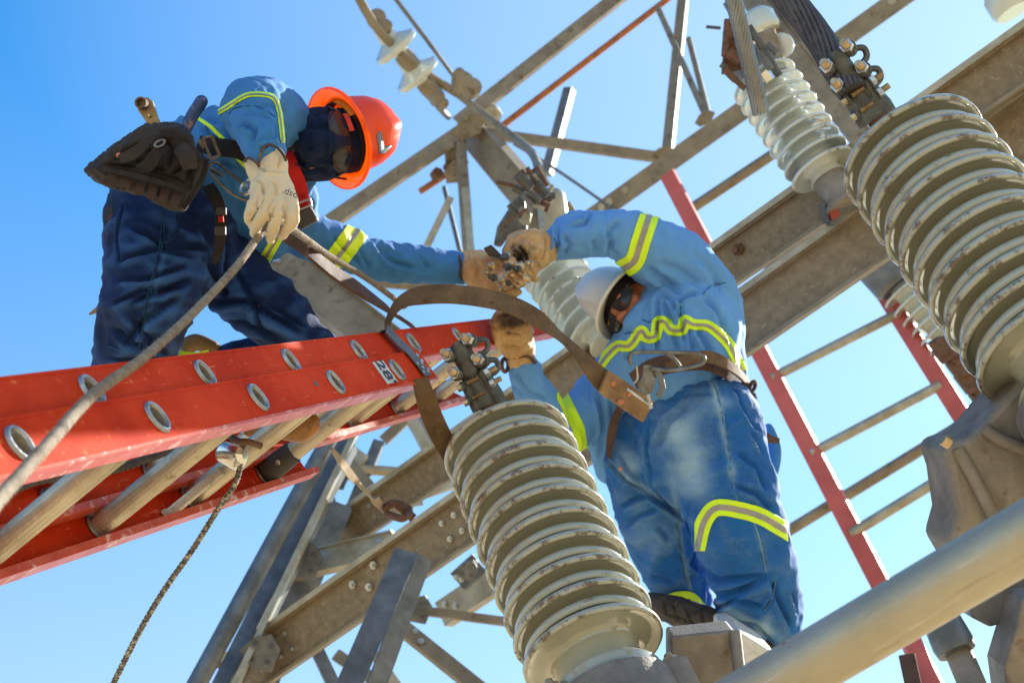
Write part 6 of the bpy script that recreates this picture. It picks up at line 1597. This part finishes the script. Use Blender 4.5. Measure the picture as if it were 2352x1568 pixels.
# jeans
mb = MB()
for L_ in (hip2, leg2n, leg2f): limb(mb, L_, 1, 28)
limb(mb, [(1440, 1020, 4.12, 46), (1430, 1070, 4.1, 40), (1450, 1110, 4.08, 40)], 1, 14)
limb(mb, [(1700, 1400, 3.98, 60), (1790, 1440, 3.98, 48)], 1, 14)
me = sculpt(mb, .0065, 4)
cr = [([z3(700, 230), z3(730, 300), z3(770, 450), z3(790, 640), z3(830, 790)], 2.2, .005), ([z3(890, 850), z3(930, 970), z3(950, 1090)], 2.2, .005), ([z3(440, 400), z3(420, 520), z3(440, 700), z3(570, 840)], 4, .008),
      ([z3(430, 740), z3(520, 800), z3(575, 850)], 6, .012), ([z3(250, 590), z3(330, 680), z3(430, 735)], 3, .006), ([z3(550, 840), z3(570, 960), z3(600, 1140)], 2.4, .006), ([z3(600, 330), z3(520, 420), z3(460, 540)], 8, .008),
      ([z3(480, 330), z3(640, 300), z3(720, 310)], 3, .003), ([z3(800, 260), z3(860, 400), z3(950, 500)], 5, .008), ([z3(820, 560), z3(900, 620), z3(950, 720)], 8, .009), ([z3(800, 700), z3(900, 740), z3(980, 820)], 7, .009),
      ([z3(640, 1060), z3(740, 1120), z3(860, 1110), z3(960, 1090)], 8, .013), ([z3(720, 1180), z3(800, 1180), z3(900, 1130), z3(960, 1100)], 9, .015), ([z3(700, 1250), z3(820, 1200), z3(940, 1240)], 7, .012), ([z3(960, 1110), z3(1000, 1200), z3(1060, 1330)], 7, .012),
      ([z3(990, 1120), z3(980, 1180), z3(940, 1250)], 5, .010), ([z3(700, 1060), z3(700, 1160), z3(690, 1230)], 5, .007), ([z3(800, 1300), z3(900, 1320), z3(980, 1400)], 6, .010), ([z3(1060, 1170), z3(1080, 1260)], 5, .009),
      ([z3(300, 560), z3(340, 640), z3(400, 700)], 5, .006), ([z3(300, 800), z3(380, 760), z3(440, 740)], 7, .008), ([z3(330, 880), z3(400, 830), z3(480, 800)], 7, .007), ([z3(640, 1000), z3(620, 1050), z3(660, 1090)], 6, .009),
      ([z3(470, 880), z3(520, 940)], 8, .006), ([z3(440, 1100), z3(540, 1130)], 7, .006), ([z3(590, 760), z3(600, 860), z3(640, 960)], 6, .008), ([z3(880, 470), z3(930, 560)], 5, .006)]
fold(me, cr, .009, 8, [(UP, 5)], 8)
wear_shading(me, [(*z3(610, 560), 40, 85, -.25, .75), (*z3(540, 480), 50, 30, -.6, .45), (*z3(620, 420), 60, 20, -.5, .3), (*z3(640, 350), 90, 22, -.1, .35), (*z3(340, 600), 26, 50, -.5, .6), (*z3(600, 700), 40, 40, 0, .5), (*z3(760, 460), 7, 120, -.2, .5), (*z3(715, 260), 8, 40, -.3, .6), (*z3(740, 330), 18, 8, 0, .5),
          (*z3(390, 700), 70, 8, .6, .55), (*z3(430, 920), 60, 70, 0, .28), (*z3(860, 1290), 70, 10, .5, .8), (*z3(930, 1340), 16, 40, .4, .6), (*z3(575, 950), 7, 130, -.15, .4), (*z3(920, 950), 6, 60, -.3, .3), (*z3(800, 640), 16, 30, 0, .35), (*z3(460, 300), 40, 16, -.6, .2)], 0, .12)
jn = link_mesh(me, 'jeans', MT['jeans'], W2); mj = world_me(jn)
tape(mj, 'reflective_band', [z3(650, 950), z3(675, 860), z3(730, 800), z3(840, 812), z3(930, 840), z3(1010, 885)], 19, jn, stripe=.34, box_=(1595, 1120, 1810, 1265), drange=(3.4, 3.99))
tape(mj, 'reflective_band', [z3(500, 1215), z3(560, 1195), z3(620, 1200), z3(670, 1260)], 15, jn, stripe=.3, box_=(1520, 1340, 1625, 1420), drange=(3.9, 4.4))
sj = surf(mj); sh = surf(ms)
for pl in ([z3(706, 232), z3(735, 300), z3(762, 400), z3(772, 520), z3(790, 640), z3(826, 790)], [z3(888, 850), z3(925, 960), z3(948, 1080)], [z3(258, 585), z3(320, 660), z3(430, 735)], [z3(255, 600), z3(315, 676), z3(424, 748)],
           [z3(552, 850), z3(566, 940), z3(585, 1050), z3(612, 1160)], [z3(560, 850), z3(575, 940), z3(594, 1050), z3(620, 1160)], [z3(470, 330), z3(560, 290), z3(700, 250)], [z3(800, 270), z3(860, 300), z3(900, 350)],
           [z3(990, 1120), z3(975, 1200), z3(940, 1250)], [z3(720, 1268), z3(830, 1290), z3(930, 1345), z3(985, 1400)]):
    on_skin(sj, 'seam', 'thread', pl, jn, .0013, .0012, .0014)
for pl in ([z4(1430, 930), z4(1500, 860), z4(1640, 820)], [z4(1222, 1000), z4(1226, 1140)], [z4(870, 1160), z4(920, 1190), z4(990, 1180)], [z4(700, 1300), z4(820, 1280)], [z4(985, 1340), z4(988, 1450)], [z4(40, 400), z4(60, 500), z4(40, 580)]):
    on_skin(sh, 'seam', 'thread_dark', pl, shirt2, .0011, .001, .0014)
mb = MB(); mb.box(P(*z3(695, 228), 3.905), cv(.004, 0, 0), cv(0, .003, 0), cv(0, 0, .002)); mb.build('rivet', MT['copper'], jn)
mb = MB(); mb.box(P(*z3(308, 630), 4.02), cv(.003, .004, 0), cv(-.003, .003, 0), cv(0, 0, .002)); mb.build('rivet', MT['copper'], jn)
# belt
def bnd(name, mt, pts, parent, th=.004): return webbing(name, mt, pts, parent, th)
bnd('belt', 'leather_dark', [(1455, 875, 3.88, 20, (-.3, .1, -1)), (1500, 845, 3.83, 22, (-.1, .2, -1)), (1560, 832, 3.82, 22, (0, .3, -1)), (1620, 830, 3.84, 22, (.2, .3, -1)), (1670, 850, 3.90, 22, (.4, .3, -1)), (1705, 885, 3.98, 20, (.7, .2, -.8)), (1722, 925, 4.06, 16, (.9, .1, -.5))], W2, .006)
bnd('belt', 'leather', [(1530, 845, 3.80, 10, (-.1, .2, -1)), (1590, 822, 3.79, 13, (0, .4, -1)), (1640, 822, 3.81, 14, (.2, .4, -1)), (1690, 850, 3.88, 12, (.5, .4, -1)), (1722, 885, 3.98, 8, (.8, .2, -.8))], W2, .008)
mb = MB(); mb.ring(P(1728, 888, 3.97), cv(.4, .9, 0), cv(.5, -.2, .7), .016, .006, 20, 8); mb.build('belt_ring', MT['leather_dark'], W2)
bnd('holster_strap', 'leather_dark', [(1728, 905, 3.98, 7, (.6, .1, -.8)), (1738, 945, 4.0, 9, (.6, .1, -.8)), (1746, 985, 4.02, 9, (.6, .1, -.8)), (1762, 1005, 4.03, 10, (.4, .1, -.9)), (1788, 1012, 4.05, 6, (.4, .1, -.9))], W2, .010)
mb = MB(); limb(mb, [(1766, 985, 4.15, 14), (1778, 1030, 4.15, 18), (1774, 1080, 4.15, 16), (1768, 1110, 4.15, 8)], 1, 14); me = sculpt(mb, .006, 2); link_mesh(me, 'holster', MT['blue_cloth'] if 'blue_cloth' in MT else MT['shirt_dark'], W2)
bnd('holster_strap', 'leather_dark', [(1428, 930, 4.02, 8, vw), (1412, 965, 4.03, 10, vw), (1402, 1010, 4.04, 9, vw), (1398, 1050, 4.06, 5, vw)], W2, .006)
# hard hat
HH2 = Head(P(1451, 697, 4.08), cv(-.80, .34, .50), cv(.10, -.42, -.90), 1.0)
hat2 = hard_hat('hat_white', HH2, W2, R=.094, brim=.036, visor=.030)
mb = MB(); lp = loop(HH2, .088, .030); mb.strip(lp, .024, [(p - HH2(0, 0, .04)).normalized() for p in lp], .004); mb.build('headband', MT['webb_black'], hat2, smooth=50)
glasses(H2, W2, .002)
# raised glove
mb = MB()
limb(mb, [(1268, 566, 3.92, 33), (1245, 568, 3.91, 38), (1215, 566, 3.90, 42), (1192, 570, 3.88, 34)], 1, 20)
limb(mb, [(1235, 585, 3.88, 34), (1210, 612, 3.86, 26)], 1, 16)
for f in ([(1195, 552, 3.87, 20), (1172, 562, 3.86, 15), (1165, 582, 3.84, 13), (1172, 598, 3.83, 11)], [(1205, 568, 3.84, 18), (1184, 580, 3.82, 14), (1180, 600, 3.81, 12), (1190, 612, 3.81, 10)],
          [(1222, 585, 3.84, 18), (1205, 602, 3.82, 14), (1203, 620, 3.82, 12), (1212, 630, 3.83, 10)], [(1238, 600, 3.86, 17), (1225, 620, 3.84, 13), (1222, 635, 3.84, 11), (1228, 642, 3.85, 9)],
          [(1215, 545, 3.92, 17), (1190, 540, 3.92, 13), (1174, 548, 3.92, 11)]): limb(mb, f, .88, 12)
me = sculpt(mb, .0028, 3); fold(me, [([(1250, 540), (1255, 570), (1245, 600)], 4, .004), ([(1190, 560), (1215, 600)], 5, .006)], .003, 26, None, 9)
wear_shading(me, [(1195, 590, 20, 24, .5, 1.8), (1180, 565, 14, 20, 0, .6), (1215, 560, 14, 30, -.6, .4), (1240, 610, 20, 16, 0, .5)], -.25, -.5)  # shade in the curled hand and creases painted dark, with palm dirt
link_mesh(me, 'glove', MT['glove_tan'], W2)
# lower glove on the ladder end
mb = MB()
limb(mb, [(1196, 832, 3.93, 33), (1190, 800, 3.90, 38), (1182, 765, 3.86, 42), (1175, 740, 3.82, 36)], 1, 20)
for f in ([(1152, 758, 3.82, 19), (1140, 738, 3.78, 15), (1150, 722, 3.74, 13), (1165, 722, 3.72, 11)], [(1168, 745, 3.80, 19), (1162, 726, 3.76, 15), (1174, 714, 3.72, 13), (1186, 718, 3.70, 11)],
          [(1188, 742, 3.80, 19), (1188, 722, 3.76, 15), (1200, 714, 3.72, 13), (1208, 720, 3.70, 11)], [(1205, 750, 3.82, 18), (1212, 732, 3.78, 14), (1222, 726, 3.75, 12), (1226, 734, 3.74, 10)],
          [(1155, 790, 3.86, 19), (1142, 770, 3.82, 15), (1138, 748, 3.80, 12)]): limb(mb, f, .88, 12)
me = sculpt(mb, .0028, 3); fold(me, [([(1155, 790), (1190, 800), (1225, 785)], 5, .004), ([(1160, 765), (1200, 770)], 4, .004)], .003, 26, None, 11)
wear_shading(me, [(1180, 732, 50, 24, 0, 2.0), (1160, 762, 26, 20, 0, .5)], -.3, -.5)
g3 = link_mesh(me, 'glove', MT['glove_tan'], W2)
mb = MB(); mb.tube(catmull([P(1160, 826, 3.90), P(1180, 822, 3.87), P(1210, 818, 3.87), P(1230, 832, 3.90)], 6), .0045, 8); mb.build('cuff_binding', MT['leather_dark'], g3)
mb = MB(); mb.ring(P(1160, 838, 3.9), cv(.5, 0, .5), cv(0, 1, 0), .018, .006, 20, 8); mb.build('cuff_toggle', MT['leather_dark'], g3)
# boot
mb = MB(); limb(mb, [(1500, 1385, 4.05, 26), (1560, 1405, 4.0, 34), (1640, 1435, 3.95, 36), (1720, 1465, 3.92, 30), (1765, 1490, 3.92, 20)], 1, 20)
me = sculpt(mb, .005, 2)
fold(me, [([(1525, 1375), (1530, 1410)], 2.5, .006), ([(1545, 1385), (1556, 1425)], 2.5, .006), ([(1575, 1395), (1590, 1435)], 2.5, .006), ([(1610, 1405), (1620, 1445)], 2.5, .006), ([(1510, 1400), (1640, 1450)], 2.5, .004)], .004, 30, None, 12)
link_mesh(me, 'boot', MT['boot'], W2)
# cluster of clamp parts held between the gloves
t3 = thing('held_clamp', P(1170, 620, 3.8), 'small tan bolted clamp held between the two pairs of gloves', 'clamp')
def zq(x, y): return (1033.6 + x * .24907, 344.5 + y * .24907)
mb = MB()
for a, b, r in (((470, 1200), (640, 1080), 15), ((500, 1260), (640, 1220), 13), ((560, 1020), (600, 1100), 12), ((620, 1120), (700, 1180), 12), ((520, 980), (560, 1050), 9)):
    limb(mb, [(*zq(*a), 3.80, r), (*zq(*b), 3.80, r * .9)], 1, 12)
me = sculpt(mb, .003, 2); fold(me, [([zq(520, 1150), zq(640, 1250)], 3, .006), ([zq(560, 1060), zq(700, 1150)], 3, .006)], .006, 40); link_mesh(me, 'cast_body', MT['bolt'], t3)
for (x, y) in ((375, 1135), (395, 1070), (420, 1180), (550, 1080), (530, 990), (640, 1100), (755, 1050)):
    a, b = zq(x, y); mb = MB(); ax_ = cv(-.7, .1, -.7).normalized(); o = P(a, b, 3.76); mb.hexa(o, ax_, .010, .010); mb.lathe(o + ax_ * .008, ax_, [(0, .006), (.014, .006)], 12); mb.build('bolt', MT['bolt' if x % 2 else 'clamp'], t3, smooth=30)
mb = MB(); mb.lathe(P(*zq(540, 1228), 3.755), -FW, [(0, .0085), (.006, .0085)], 16); mb.build('bore', MT['black_rubber'], t3)
mb = MB(); d = 3.82
mb.extrude(P(*zq(400, 940), d), RT, UP, FW * .02, [(px(zq(*p)[0] - zq(400, 940)[0], d), px(zq(400, 940)[1] - zq(*p)[1], d)) for p in ((305, 905), (380, 870), (500, 990), (490, 1020), (440, 985), (360, 975))]); mb.build('lever', MT['black_rubber'], t3, smooth=0, bevel=.003)
# ------------------------------------------------------------------ ground
g = MB(); g.add([(-600, -600, -0.0), (600, -600, 0), (600, 900, 0), (-600, 900, 0)], [(0, 1, 2, 3)])
tag(g.build('ground', MT['ground'], None, smooth=0), kind='structure')
